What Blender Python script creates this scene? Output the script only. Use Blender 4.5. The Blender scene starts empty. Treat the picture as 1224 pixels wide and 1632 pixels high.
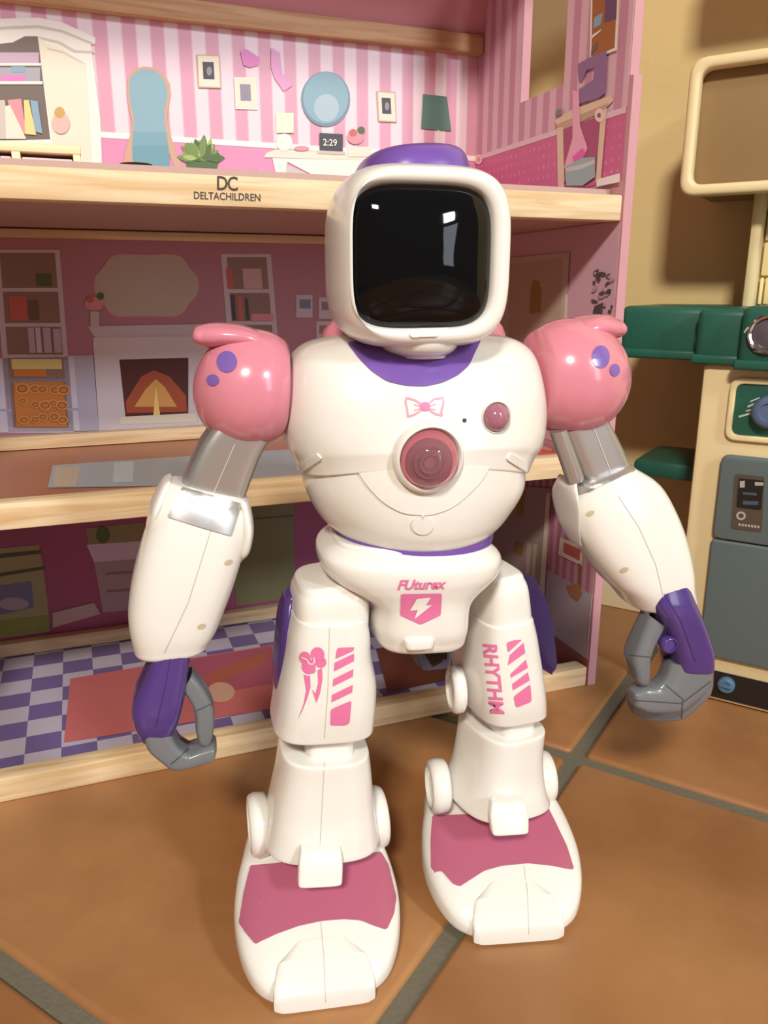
import bpy, bmesh, math, random
import numpy as np
from mathutils import Vector, Matrix
from mathutils.bvhtree import BVHTree
random.seed(7)
SC = bpy.context.scene
COL = SC.collection

# ---------------------------------------------------------------- camera, world, lights, exposure
W, H, F = 1224.0, 1632.0, 1264.0
PITCH, CAMZ = math.radians(15.56), 0.31
cam = bpy.data.cameras.new('camera')
cam.sensor_fit = 'VERTICAL'; cam.sensor_height = 36.0; cam.lens = F / H * 36.0
cam.clip_start = 0.01
camo = bpy.data.objects.new('camera', cam); COL.objects.link(camo)
camo.location = (0, 0, CAMZ); camo.rotation_euler = (math.pi / 2 - PITCH, 0, 0)
SC.camera = camo

world = bpy.data.worlds.new('room_ambience'); SC.world = world; world.use_nodes = True
bg = world.node_tree.nodes['Background']
bg.inputs[0].default_value = (1.0, 0.88, 0.77, 1); bg.inputs[1].default_value = 0.17

def area_light(name, loc, target, sx, sy, power, color):
    d = bpy.data.lights.new(name, 'AREA'); d.shape = 'RECTANGLE'; d.size = sx; d.size_y = sy
    d.energy = power; d.color = color
    o = bpy.data.objects.new(name, d); COL.objects.link(o); o.location = loc
    o.rotation_euler = (Vector(target) - Vector(loc)).to_track_quat('-Z', 'Y').to_euler()
    return o
# daylight from the glazed door behind and to the right of the camera
area_light('daylight_window', (1.50, -1.28, 1.50), (0, 0.4, 0.2), 0.26, 0.34, 30, (0.84, 0.92, 1.0))
area_light('daylight_door', (1.62, -1.34, 0.72), (0, 0.4, 0.25), 0.36, 0.95, 7, (0.84, 0.92, 1.0))
# warm ceiling lamp in front of the toys
area_light('ceiling_lamp', (-0.22, -1.35, 1.62), (0.05, 0.5, 0.2), 0.30, 0.20, 44, (1.0, 0.92, 0.80))

vs = SC.view_settings
vs.view_transform = 'Standard'; vs.look = 'None'; vs.gamma = 1.0; vs.exposure = 0.0
vs.use_curve_mapping = False

# ---------------------------------------------------------------- helpers
FW = Vector((0, math.cos(PITCH), -math.sin(PITCH)))
UPV = Vector((0, math.sin(PITCH), math.cos(PITCH)))
RT = Vector((1, 0, 0))
EYE = Vector((0, 0, CAMZ))

def ray(px, py):
    return (FW + RT * ((px - W / 2) / F) - UPV * ((py - H / 2) / F)).normalized()

def floor_at(px, py, z=0.0):
    d = ray(px, py); return EYE + d * ((z - CAMZ) / d.z)

def lin(c):
    c = c / 255.0
    return c / 12.92 if c <= 0.04045 else ((c + 0.055) / 1.055) ** 2.4

def rgb(r, g, b):
    return (lin(r), lin(g), lin(b), 1.0)

MATS = {}
def mat(name, col, rough=0.5, metal=0.0, coat=0.0, spec=0.5, bump=0.0, scale=60, trans=0.0, ior=1.45, var=0.0):
    if name in MATS: return MATS[name]
    m = bpy.data.materials.new(name); m.use_nodes = True
    nt = m.node_tree; b = nt.nodes['Principled BSDF']
    b.inputs['Base Color'].default_value = col
    b.inputs['Roughness'].default_value = rough
    b.inputs['Metallic'].default_value = metal
    b.inputs['Coat Weight'].default_value = coat
    b.inputs['Coat Roughness'].default_value = 0.06
    b.inputs['Specular IOR Level'].default_value = spec
    b.inputs['Transmission Weight'].default_value = trans
    b.inputs['IOR'].default_value = ior
    if bump or var:
        tc = nt.nodes.new('ShaderNodeTexCoord'); n = nt.nodes.new('ShaderNodeTexNoise')
        n.inputs['Scale'].default_value = scale; n.inputs['Detail'].default_value = 4
        nt.links.new(tc.outputs['Object'], n.inputs['Vector'])
        if bump:
            bp = nt.nodes.new('ShaderNodeBump'); bp.inputs['Strength'].default_value = bump
            bp.inputs['Distance'].default_value = 0.002
            nt.links.new(n.outputs['Fac'], bp.inputs['Height']); nt.links.new(bp.outputs['Normal'], b.inputs['Normal'])
        if var:
            mx = nt.nodes.new('ShaderNodeMix'); mx.data_type = 'RGBA'
            mx.inputs[6].default_value = tuple(c * (1 - var) for c in col[:3]) + (1,)
            mx.inputs[7].default_value = tuple(min(1, c * (1 + var)) for c in col[:3]) + (1,)
            nt.links.new(n.outputs['Fac'], mx.inputs[0]); nt.links.new(mx.outputs[2], b.inputs['Base Color'])
    MATS[name] = m
    return m

def wood_mat(name, c1, c2, rough=0.55):
    m = bpy.data.materials.new(name); m.use_nodes = True
    nt = m.node_tree; b = nt.nodes['Principled BSDF']; b.inputs['Roughness'].default_value = rough
    tc = nt.nodes.new('ShaderNodeTexCoord'); mp = nt.nodes.new('ShaderNodeMapping')
    mp.inputs['Scale'].default_value = (7, 120, 150)
    n = nt.nodes.new('ShaderNodeTexNoise'); n.inputs['Scale'].default_value = 1.0; n.inputs['Detail'].default_value = 5
    n.inputs['Distortion'].default_value = 1.2
    r = nt.nodes.new('ShaderNodeValToRGB')
    r.color_ramp.elements[0].position = 0.32; r.color_ramp.elements[0].color = c2
    r.color_ramp.elements[1].position = 0.62; r.color_ramp.elements[1].color = c1
    nt.links.new(tc.outputs['Object'], mp.inputs['Vector']); nt.links.new(mp.outputs['Vector'], n.inputs['Vector'])
    nt.links.new(n.outputs['Fac'], r.inputs['Fac']); nt.links.new(r.outputs['Color'], b.inputs['Base Color'])
    MATS[name] = m
    return m

def two_tone(name, c1, c2, kind, scale, rough=0.4):
    """printed paper in two inks: vertical stripes, a checker or dots, in the object's own coordinates"""
    m = bpy.data.materials.new(name); m.use_nodes = True
    nt = m.node_tree; b = nt.nodes['Principled BSDF']; b.inputs['Roughness'].default_value = rough
    tc = nt.nodes.new('ShaderNodeTexCoord')
    mx = nt.nodes.new('ShaderNodeMix'); mx.data_type = 'RGBA'
    mx.inputs[6].default_value = c1; mx.inputs[7].default_value = c2
    sp = nt.nodes.new('ShaderNodeSeparateXYZ')
    nt.links.new(tc.outputs['Object'], sp.inputs[0])
    if kind in ('stripe_x', 'stripe_y'):
        mu = nt.nodes.new('ShaderNodeMath'); mu.operation = 'MULTIPLY'; mu.inputs[1].default_value = 2 * math.pi / scale
        nt.links.new(sp.outputs[0 if kind == 'stripe_x' else 1], mu.inputs[0])
        si = nt.nodes.new('ShaderNodeMath'); si.operation = 'SINE'; nt.links.new(mu.outputs[0], si.inputs[0])
        mr = nt.nodes.new('ShaderNodeMapRange'); mr.inputs[1].default_value = -0.25; mr.inputs[2].default_value = 0.25
        nt.links.new(si.outputs[0], mr.inputs[0]); nt.links.new(mr.outputs[0], mx.inputs[0])
    elif kind == 'checker':
        ch = nt.nodes.new('ShaderNodeTexChecker'); ch.inputs['Scale'].default_value = 1.0 / scale
        cb = nt.nodes.new('ShaderNodeCombineXYZ'); cb.inputs[2].default_value = 0.004
        nt.links.new(sp.outputs[0], cb.inputs[0]); nt.links.new(sp.outputs[1], cb.inputs[1])
        nt.links.new(cb.outputs[0], ch.inputs['Vector'])
        nt.links.new(ch.outputs['Fac'], mx.inputs[0])
    else:  # dots
        vo = nt.nodes.new('ShaderNodeTexVoronoi'); vo.inputs['Scale'].default_value = 1.0 / scale
        vo.inputs['Randomness'].default_value = 0.15
        nt.links.new(tc.outputs['Object'], vo.inputs['Vector'])
        mr = nt.nodes.new('ShaderNodeMapRange'); mr.inputs[1].default_value = 0.30; mr.inputs[2].default_value = 0.12
        nt.links.new(vo.outputs['Distance'], mr.inputs[0]); nt.links.new(mr.outputs[0], mx.inputs[0])
    nt.links.new(mx.outputs[2], b.inputs['Base Color'])
    MATS[name] = m
    return m

def new_obj(name, bm, m, parent=None, smooth=True, angle=40, recalc=True, **props):
    if recalc: bmesh.ops.recalc_face_normals(bm, faces=bm.faces)
    me = bpy.data.meshes.new(name); bm.to_mesh(me); bm.free()
    for mm in (m if isinstance(m, (list, tuple)) else [m]): me.materials.append(mm)
    if smooth:
        me.polygons.foreach_set('use_smooth', [True] * len(me.polygons))
        me.set_sharp_from_angle(angle=math.radians(angle))
    o = bpy.data.objects.new(name, me); COL.objects.link(o)
    if parent is not None: o.parent = parent
    for k, v in props.items(): o[k] = v
    return o

def thing(name, label, cat, loc, rz, group=None):
    o = bpy.data.objects.new(name, None); COL.objects.link(o)
    o.location = loc; o.rotation_euler = (0, 0, rz); o.empty_display_size = 0.05
    o['label'] = label; o['category'] = cat
    if group: o['group'] = group
    o_mats[o.name] = Matrix.Translation(Vector(loc)) @ Matrix.Rotation(rz, 4, 'Z')
    return o
o_mats = {}

def root_of(o):
    while o.parent is not None: o = o.parent
    return o
def mw(o):
    return o_mats.get(root_of(o).name, Matrix.Identity(4))

def at(root, px, py, axis, val):
    """point of the plane (local axis == val) of a thing that lies on the sight line"""
    inv = mw(root).inverted()
    e = inv @ EYE; d = inv.to_3x3() @ ray(px, py)
    return e + d * ((val - e[axis]) / d[axis])

def box_bm(bm, x0, x1, y0, y1, z0, z1, bev=0.0, seg=2):
    vs_ = [bm.verts.new(p) for p in ((x0, y0, z0), (x1, y0, z0), (x1, y1, z0), (x0, y1, z0), (x0, y0, z1), (x1, y0, z1), (x1, y1, z1), (x0, y1, z1))]
    fs = [(0, 3, 2, 1), (4, 5, 6, 7), (0, 1, 5, 4), (1, 2, 6, 5), (2, 3, 7, 6), (3, 0, 4, 7)]
    faces = [bm.faces.new([vs_[i] for i in f]) for f in fs]
    if bev:
        es = list({e for f in faces for e in f.edges})
        bmesh.ops.bevel(bm, geom=es, offset=bev, segments=seg, profile=0.5, affect='EDGES')
    return bm

def box(name, x0, x1, y0, y1, z0, z1, m, parent, bev=0.001, **kw):
    bm = bmesh.new(); box_bm(bm, x0, x1, y0, y1, z0, z1, bev)
    return new_obj(name, bm, m, parent, **kw)

def catmull(P, sub):
    P = np.array(P, float); n = len(P); out = []
    for i in range(n - 1):
        p0 = P[max(i - 1, 0)]; p1 = P[i]; p2 = P[i + 1]; p3 = P[min(i + 2, n - 1)]
        for k in range(sub):
            t = k / sub
            out.append(0.5 * ((2 * p1) + (-p0 + p2) * t + (2 * p0 - 5 * p1 + 4 * p2 - p3) * t * t + (-p0 + 3 * p1 - 3 * p2 + p3) * t ** 3))
    out.append(P[-1])
    return np.array(out)

def loft(rows, N=48, sub=4, caps=(0, 0), warp=None):
    """rows: (C, U, V, df, db, n): ring = C + U*c + V*(df or db)*s, a super-ellipse of power n"""
    flat = [list(C) + list(U) + list(V) + [a, b, n] for C, U, V, a, b, n in rows]
    R = catmull(flat, sub) if sub > 1 else np.array(flat)
    def capped(R, r, end):
        if r <= 0: return R
        C = R[:, :3]
        ax = (C[-1] - C[-2]) if end else (C[0] - C[1])
        ax = ax / (np.linalg.norm(ax) + 1e-12)
        base = R[-1] if end else R[0]
        u = np.linalg.norm(base[3:6]); extra = []
        for k in range(1, 6):
            ph = k / 5 * math.pi / 2
            q = base.copy(); q[:3] = base[:3] + ax * r * math.sin(ph); sh = r * (1 - math.cos(ph))
            q[3:6] *= max(0.02, (u - sh) / u)
            q[9] = max(0.0003, base[9] - sh); q[10] = max(0.0003, base[10] - sh)
            extra.append(q)
        return np.vstack([R, extra]) if end else np.vstack([extra[::-1], R])
    R = capped(R, caps[0], False); R = capped(R, caps[1], True)
    bm = bmesh.new(); rings = []
    for q in R:
        C, U, V, a, b, n = Vector(q[:3]), Vector(q[3:6]), Vector(q[6:9]), q[9], q[10], max(q[11], 1.2)
        ring = []
        for i in range(N):
            t = 2 * math.pi * i / N; c, s = math.cos(t), math.sin(t)
            cc = math.copysign(abs(c) ** (2 / n), c); ss = math.copysign(abs(s) ** (2 / n), s)
            p = C + U * cc + V * ((a if s < 0 else b) * ss)
            if warp: p = warp(p)
            ring.append(bm.verts.new(p))
        rings.append(ring)
    for r0, r1 in zip(rings, rings[1:]):
        for i in range(N):
            j = (i + 1) % N; bm.faces.new((r0[i], r0[j], r1[j], r1[i]))
    bm.faces.new(rings[0][::-1]); bm.faces.new(rings[-1])
    return bm

def shell(root, rows, y=0.0, yaw=0.0, N=48, sub=4, caps=(0, 0), warp=None, front=False):
    """rows: (A, B, d, n[, y[, dback]]) - A and B the two outline points of a cross-section, seen at depth y; d its half depth"""
    out = []
    cy, sy = math.cos(yaw), math.sin(yaw)
    for r in rows:
        A, B, d, n = r[:4]; yy = r[4] if len(r) > 4 else y
        a = at(root, A[0], A[1], 1, yy); b = at(root, B[0], B[1], 1, yy)
        C = (a + b) / 2; U = (b - a) / 2
        if d < 0: d = -d * U.length
        db = r[5] if len(r) > 5 else d
        U = Vector((U.x * cy, U.x * sy, U.z)); V = Vector((-sy, cy, 0))
        # the body is deep: widen or shift the ring until its own outline is the one seen
        M = mw(root); ab = Vector(B) - Vector(A); auto = (d == db and r[2] < 0)
        for it in range(4):
            ts = []
            for i in range(40):
                t = 2 * math.pi * i / 40; c_, s_ = math.cos(t), math.sin(t)
                if front and s_ > 0.05: continue
                p = C + U * math.copysign(abs(c_) ** (2 / n), c_) + V * ((d if s_ < 0 else db) * math.copysign(abs(s_) ** (2 / n), s_))
                q = M @ p - EYE; z = q.dot(FW)
                sx, sy_ = W / 2 + F * q.dot(RT) / z, H / 2 - F * q.dot(UPV) / z
                ts.append(((sx - A[0]) * ab.x + (sy_ - A[1]) * ab.y) / ab.length_squared)
            lo, hi = min(ts), max(ts)
            C = C + U * (1.0 - (lo + hi)); U = U * (1.0 / max(.3, hi - lo))
            if auto: d = db = -r[2] * U.length
        out.append((C, U, V, d, db, n))
    return loft(out, N, sub, caps, warp)

def bvh_of(objs):
    vs_, fs = [], []
    for o in objs:
        M = mw(o) @ o.matrix_basis if o.parent is not None and o.matrix_basis != Matrix.Identity(4) else mw(o)
        k = len(vs_)
        vs_ += [M @ v.co for v in o.data.vertices]; fs += [[k + i for i in p.vertices] for p in o.data.polygons]
    return BVHTree.FromPolygons(vs_, fs)

def poly_mesh2d(polys, step):
    bm = bmesh.new()
    for p in polys:
        f = bm.faces.new([bm.verts.new((x, y, 0)) for x, y in p])
    grid2d(bm, step); return bm

def grid2d(bm, step):
    bm.normal_update(); bmesh.ops.triangulate(bm, faces=bm.faces[:])
    xs = [v.co.x for v in bm.verts]; ys = [v.co.y for v in bm.verts]
    for lo, hi, nrm in ((min(xs), max(xs), (1, 0, 0)), (min(ys), max(ys), (0, 1, 0))):
        k = lo + step
        while k < hi:
            bmesh.ops.bisect_plane(bm, geom=bm.verts[:] + bm.edges[:] + bm.faces[:], plane_co=(nrm[0] * k, nrm[1] * k, 0), plane_no=nrm, dist=1e-6)
            k += step
    bmesh.ops.remove_doubles(bm, verts=bm.verts[:], dist=1e-4)

def lay_on(bm, targets, root, off, thick=0.0):
    """lay a flat sheet (drawn in sight-line coordinates) onto the surface of the targets, as a thin skin of its own"""
    tree = bvh_of(targets); inv = mw(root).inverted()
    for v in bm.verts:
        d = ray(v.co.x, v.co.y)
        hit, nrm, idx, dist = tree.ray_cast(EYE, d)
        if hit is None:
            pos0 = v.co.copy(); best = None
            # just outside the outline: take the nearest point of the surface
            near = tree.find_nearest(EYE + d * 0.36)
            hit, nrm = near[0], near[1]
        if nrm.dot(d) > 0: nrm = -nrm
        v.co = inv @ (hit + nrm * off)
    if thick:
        bmesh.ops.recalc_face_normals(bm, faces=bm.faces)
        bm.normal_update()
        cen = inv @ EYE
        # turn the sheet to face the eye so the rim goes into the body
        f0 = max(bm.faces, key=lambda f: f.calc_area())
        if f0.normal.dot(cen - f0.calc_center_median()) < 0: bmesh.ops.reverse_faces(bm, faces=bm.faces[:])
        bm.normal_update()
        be = [e for e in bm.edges if e.is_boundary]
        nv = {v: v.normal.copy() for e in be for v in e.verts}
        ex = bmesh.ops.extrude_edge_only(bm, edges=be)
        for v in [g for g in ex['geom'] if isinstance(g, bmesh.types.BMVert)]:
            src = min(nv, key=lambda q: (q.co - v.co).length_squared)
            v.co -= nv[src] * thick
    return bm

def patch(name, polys, targets, root, m, parent, off=0.0003, thick=0.0, step=7, **kw):
    bm = poly_mesh2d(polys, step); lay_on(bm, targets, root, off, thick)
    return new_obj(name, bm, m, parent, angle=50, recalc=not thick, **kw)

def ell(cx, cy, rx, ry, n=28, rot=0.0):
    c, s = math.cos(rot), math.sin(rot)
    return [(cx + rx * math.cos(t) * c - ry * math.sin(t) * s, cy + rx * math.cos(t) * s + ry * math.sin(t) * c) for t in [2 * math.pi * i / n for i in range(n)]]

def stroke(pts, w):
    """a polyline as quads of width w"""
    out = []
    for (x0, y0), (x1, y1) in zip(pts, pts[1:]):
        dx, dy = x1 - x0, y1 - y0; L = math.hypot(dx, dy) or 1; nx, ny = -dy / L * w / 2, dx / L * w / 2
        ex_, ey_ = dx / L * w * .25, dy / L * w * .25
        out.append([(x0 + nx - ex_, y0 + ny - ey_), (x1 + nx + ex_, y1 + ny + ey_), (x1 - nx + ex_, y1 - ny + ey_), (x0 - nx - ex_, y0 - ny - ey_)])
    return out

def rounded(pts, r, seg=5):
    out = []; n = len(pts)
    for i in range(n):
        p = Vector(pts[i]); a = Vector(pts[i - 1]) - p; b = Vector(pts[(i + 1) % n]) - p
        rr = min(r, a.length * .45, b.length * .45)
        A = p + a.normalized() * rr; B = p + b.normalized() * rr
        for k in range(seg + 1):
            t = k / seg; out.append(tuple(A * (1 - t) ** 2 + p * 2 * t * (1 - t) + B * t * t))
    return out

def text_bm(txt, origin, xdir, ydir, bold=0.0, shear=0.0, spacing=1.0):
    """lettering filled into the parallelogram origin, origin+xdir, origin+ydir (ydir = letter height)"""
    cu = bpy.data.curves.new('lettering', 'FONT'); cu.body = txt; cu.offset = bold; cu.shear = shear
    cu.resolution_u = 3; cu.space_character = spacing
    o = bpy.data.objects.new('lettering', cu); COL.objects.link(o)
    bpy.context.view_layer.update()
    me = bpy.data.meshes.new_from_object(o.evaluated_get(bpy.context.evaluated_depsgraph_get()))
    bpy.data.objects.remove(o); bpy.data.curves.remove(cu)
    bm = bmesh.new(); bm.from_mesh(me); bpy.data.meshes.remove(me)
    xs = [v.co.x for v in bm.verts]; ys = [v.co.y for v in bm.verts]
    x0, x1, y0, y1 = min(xs), max(xs), min(ys), max(ys)
    for v in bm.verts:
        u = (v.co.x - x0) / (x1 - x0); w = (v.co.y - y0) / (y1 - y0)
        v.co = (origin[0] + xdir[0] * u + ydir[0] * w, origin[1] + xdir[1] * u + ydir[1] * w, 0)
    return bm

def lathe_bm(profile, org, axis, N=40):
    """profile: (radius, height along the axis)"""
    axis = Vector(axis).normalized(); q = axis.to_track_quat('Z', 'Y').to_matrix()
    bm = bmesh.new(); rings = []
    for r, h in profile:
        rings.append([bm.verts.new(Vector(org) + q @ Vector((max(r, 1e-5) * math.cos(2 * math.pi * i / N), max(r, 1e-5) * math.sin(2 * math.pi * i / N), h))) for i in range(N)])
    for a, b in zip(rings, rings[1:]):
        for i in range(N):
            j = (i + 1) % N; bm.faces.new((a[i], a[j], b[j], b[i]))
    return bm

def flat_print(name, root, axis, val, shapes, parent, sign=-1, eps=0.00025):
    """flat printed picture on a wall or floor: (material, polygon) pairs, later ones above earlier ones"""
    bm = bmesh.new(); mats = []
    for k, (m, poly) in enumerate(shapes):
        if m not in mats: mats.append(m)
        pts = [at(root, x, y, axis, val) for x, y in poly]
        for p in pts:
            p[axis] = val + sign * eps * (k * 0.35 + 1)
            if axis != 0: p.x = min(-0.0016, max(UL + 0.001, p.x))        # the print ends at the board's edges
            if axis != 1: p.y = min(VB - (0.0125 if axis == 2 else 0.002), max(0.015 if axis == 2 else 0.001, p.y))
        f = bm.faces.new([bm.verts.new(p) for p in pts]); f.material_index = mats.index(m)
    bm.normal_update(); bmesh.ops.triangulate(bm, faces=bm.faces[:])
    return new_obj(name, bm, mats, parent, smooth=False, recalc=False)

def R4(x0, y0, x1, y1):
    return [(x0, y0), (x1, y0), (x1, y1), (x0, y1)]

# ---------------------------------------------------------------- materials
WHITE = mat('white_plastic', rgb(231, 228, 221), 0.22, coat=0.35)
WHITE2 = WHITE
PINK = mat('pink_plastic', rgb(212, 132, 148), 0.22, coat=0.4)
ROSE = mat('rose_plastic', rgb(176, 94, 120), 0.33, coat=0.1)
PURPLE = mat('purple_plastic', rgb(112, 78, 160), 0.3, coat=0.2)
PURPLE2 = mat('deep_purple_plastic', rgb(78, 55, 124), 0.22, coat=0.35)
LILAC = mat('lilac_spot_paint', rgb(122, 92, 168), 0.25, coat=0.3)
GRAPH = mat('grey_plastic', rgb(112, 115, 119), 0.26, coat=0.3)
SILVER = mat('silver_paint', rgb(190, 186, 184), 0.36, metal=0.8)
VISOR = mat('black_visor', (0.003, 0.003, 0.0035, 1), 0.04, spec=0.3)
INK = mat('pink_print', rgb(220, 116, 160), 0.35)
LINE = mat('seam_shade', rgb(196, 190, 178), 0.5)
DARK = mat('dark_hole', rgb(60, 52, 46), 0.6)
DUSK = mat('dark_grey_block', rgb(66, 66, 84), 0.35)
LENS = mat('pink_clear_lens', (0.95, 0.62, 0.68, 1), 0.03, trans=0.92, ior=1.28)
LENSIN = mat('lens_cup', rgb(226, 146, 158), 0.4)
LENSDK = mat('lens_dark', rgb(140, 96, 104), 0.25)
BUTTON = mat('mauve_jewel', rgb(160, 104, 122), 0.1, coat=0.8)
PINE = wood_mat('pine_wood', rgb(236, 212, 174), rgb(212, 176, 128))
CREAM = mat('cream_plastic', rgb(234, 214, 166), 0.4)
GREEN = mat('green_plastic', rgb(36, 92, 76), 0.38, coat=0.1)
SLATE = mat('slate_plastic', rgb(96, 108, 108), 0.45)
WALL = mat('yellow_wall_paint', rgb(226, 204, 146), 0.85, bump=0.15, scale=120)

# ---------------------------------------------------------------- setting: floor of clay tiles, yellow wall
TA = math.radians(-32.2)                       # direction of the tile rows
ta = Vector((math.cos(TA), math.sin(TA), 0)); tb = Vector((-math.sin(TA), math.cos(TA), 0))
node = floor_at(917, 1204); node.z = 0
PITCH_T, GROUT = 0.3165, 0.0105
grout_m = mat('grout', rgb(108, 102, 86), 0.85, bump=0.25, scale=300, var=0.15)
bm = bmesh.new(); box_bm(bm, -2.0, 2.0, -1.8, 1.6, -0.03, -0.0032)
fl = new_obj('floor', bm, grout_m, None, kind='structure')

def tile_material():
    m = bpy.data.materials.new('terracotta'); m.use_nodes = True
    nt = m.node_tree; b = nt.nodes['Principled BSDF']; b.inputs['Roughness'].default_value = 0.42
    b.inputs['Coat Weight'].default_value = 0.12; b.inputs['Coat Roughness'].default_value = 0.3
    tc = nt.nodes.new('ShaderNodeTexCoord'); oi = nt.nodes.new('ShaderNodeObjectInfo')
    ad = nt.nodes.new('ShaderNodeVectorMath'); ad.operation = 'ADD'
    sc_ = nt.nodes.new('ShaderNodeVectorMath'); sc_.operation = 'SCALE'; sc_.inputs['Scale'].default_value = 7.0
    nt.links.new(oi.outputs['Location'], sc_.inputs[0])
    nt.links.new(tc.outputs['Object'], ad.inputs[0]); nt.links.new(sc_.outputs[0], ad.inputs[1])
    n1 = nt.nodes.new('ShaderNodeTexNoise'); n1.inputs['Scale'].default_value = 6; n1.inputs['Detail'].default_value = 5; n1.inputs['Roughness'].default_value = 0.6
    nt.links.new(ad.outputs[0], n1.inputs['Vector'])
    r = nt.nodes.new('ShaderNodeValToRGB')
    r.color_ramp.elements[0].position = 0.3; r.color_ramp.elements[0].color = rgb(146, 97, 58)
    r.color_ramp.elements[1].position = 0.72; r.color_ramp.elements[1].color = rgb(176, 128, 82)
    nt.links.new(n1.outputs['Fac'], r.inputs['Fac'])
    # small chips and specks
    vo = nt.nodes.new('ShaderNodeTexVoronoi'); vo.inputs['Scale'].default_value = 16
    nt.links.new(ad.outputs[0], vo.inputs['Vector'])
    mr = nt.nodes.new('ShaderNodeMapRange'); mr.inputs[1].default_value = 0.05; mr.inputs[2].default_value = 0.028
    nt.links.new(vo.outputs['Distance'], mr.inputs[0])
    n3 = nt.nodes.new('ShaderNodeTexNoise'); n3.inputs['Scale'].default_value = 14
    nt.links.new(ad.outputs[0], n3.inputs['Vector'])
    th = nt.nodes.new('ShaderNodeMath'); th.operation = 'GREATER_THAN'; th.inputs[1].default_value = 0.6
    nt.links.new(n3.outputs['Fac'], th.inputs[0])
    an = nt.nodes.new('ShaderNodeMath'); an.operation = 'MULTIPLY'
    nt.links.new(mr.outputs[0], an.inputs[0]); nt.links.new(th.outputs[0], an.inputs[1])
    mx = nt.nodes.new('ShaderNodeMix'); mx.data_type = 'RGBA'; mx.inputs[7].default_value = rgb(126, 74, 44)
    nt.links.new(an.outputs[0], mx.inputs[0]); nt.links.new(r.outputs['Color'], mx.inputs[6])
    nt.links.new(mx.outputs[2], b.inputs['Base Color'])
    n2 = nt.nodes.new('ShaderNodeTexNoise'); n2.inputs['Scale'].default_value = 22; n2.inputs['Detail'].default_value = 4
    nt.links.new(ad.outputs[0], n2.inputs['Vector'])
    bp = nt.nodes.new('ShaderNodeBump'); bp.inputs['Strength'].default_value = 0.25; bp.inputs['Distance'].default_value = 0.004
    nt.links.new(n2.outputs['Fac'], bp.inputs['Height']); nt.links.new(bp.outputs['Normal'], b.inputs['Normal'])
    return m
TERRA = tile_material()
hs = (PITCH_T - GROUT) / 2
bm = bmesh.new(); box_bm(bm, -hs, hs, -hs, hs, -0.012, 0.0, 0.0035, 3)
tile0 = None
for i in range(-5, 4):
    for j in range(-5, 2):
        c = node + ta * ((i + 0.5) * PITCH_T) + tb * ((j + 0.5) * PITCH_T)
        if abs(c.x) > 1.6 or c.y < -1.4 or c.y > 1.2: continue
        if tile0 is None:
            tile0 = new_obj('tile', bm, TERRA, fl); o = tile0
        else:
            o = tile0.copy(); COL.objects.link(o); o.parent = fl
        o.location = (c.x, c.y, 0.0); o.rotation_euler = (0, 0, TA)

WN = Vector((math.sin(-TA), math.cos(TA), 0))         # wall normal, away from the room
wall_pt = Vector((0.2396, 0.7565, 0))
wall_root_rot = TA
bm = bmesh.new(); box_bm(bm, -1.6, 1.6, 0.0, 0.04, -0.02, 1.5)
wl = new_obj('wall_back', bm, WALL, None, kind='structure')
wl.location = wall_pt; wl.rotation_euler = (0, 0, TA)
bm = bmesh.new(); box_bm(bm, -1.6, 1.6, -0.008, 0.0, 0.0, 0.06, 0.002)
bb = new_obj('baseboard_back', bm, mat('baseboard_paint', rgb(226, 212, 178), 0.6), None, kind='structure')
bb.location = wall_pt; bb.rotation_euler = (0, 0, TA)

# ---------------------------------------------------------------- dollhouse
P_ = lambda n, r, g, b: mat('print_' + n, rgb(r, g, b), 0.42)
b1 = floor_at(935, 1092); HY = math.radians(20.84)
DH = thing('dollhouse', 'open-fronted wooden dollhouse with pink wallpaper and pine shelves behind the robot', 'dollhouse', (b1.x, b1.y, 0.0), HY)
VB, UL = 0.226, -0.50                                   # back wall depth, left end
PAPER = mat('board_pink', rgb(204, 150, 158), 0.5)
MAUVE = mat('print_mauve_wall', rgb(186, 132, 150), 0.45)
MAGENTA = mat('print_magenta_wall', rgb(166, 84, 120), 0.45)
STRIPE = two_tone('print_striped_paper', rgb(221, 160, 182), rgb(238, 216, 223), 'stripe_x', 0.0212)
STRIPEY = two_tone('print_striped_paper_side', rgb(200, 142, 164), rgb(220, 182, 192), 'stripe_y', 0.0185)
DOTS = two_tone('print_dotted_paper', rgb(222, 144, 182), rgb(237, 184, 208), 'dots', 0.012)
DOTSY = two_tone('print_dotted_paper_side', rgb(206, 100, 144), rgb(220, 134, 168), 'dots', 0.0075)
CHECK = two_tone('print_checker_floor', rgb(116, 102, 154), rgb(192, 186, 204), 'checker', 0.0235)
BROWN = mat('print_brown_floor', rgb(170, 114, 88), 0.4)
RAILW = mat('print_white_rail', rgb(246, 238, 236), 0.45)

bw = box('back_wall', UL, 0.0, VB, VB + 0.006, 0.0, 0.535, PAPER, DH, 0.0005)
box('wallpaper', UL, -0.0002, VB - 0.0006, VB - 0.0001, 0.384, 0.517, STRIPE, bw, 0, smooth=False)
box('dotted_panel', UL, -0.0002, VB - 0.0009, VB - 0.0006, 0.384, 0.4275, DOTS, bw, 0, smooth=False)
box('chair_rail', UL, -0.0002, VB - 0.0013, VB - 0.0009, 0.4262, 0.4305, RAILW, bw, 0, smooth=False)
box('mauve_panel', UL, -0.0002, VB - 0.0006, VB - 0.0001, 0.19, 0.36, MAUVE, bw, 0, smooth=False)
box('magenta_panel', UL, -0.0002, VB - 0.0006, VB - 0.0001, 0.0, 0.175, MAGENTA, bw, 0, smooth=False)

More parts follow.
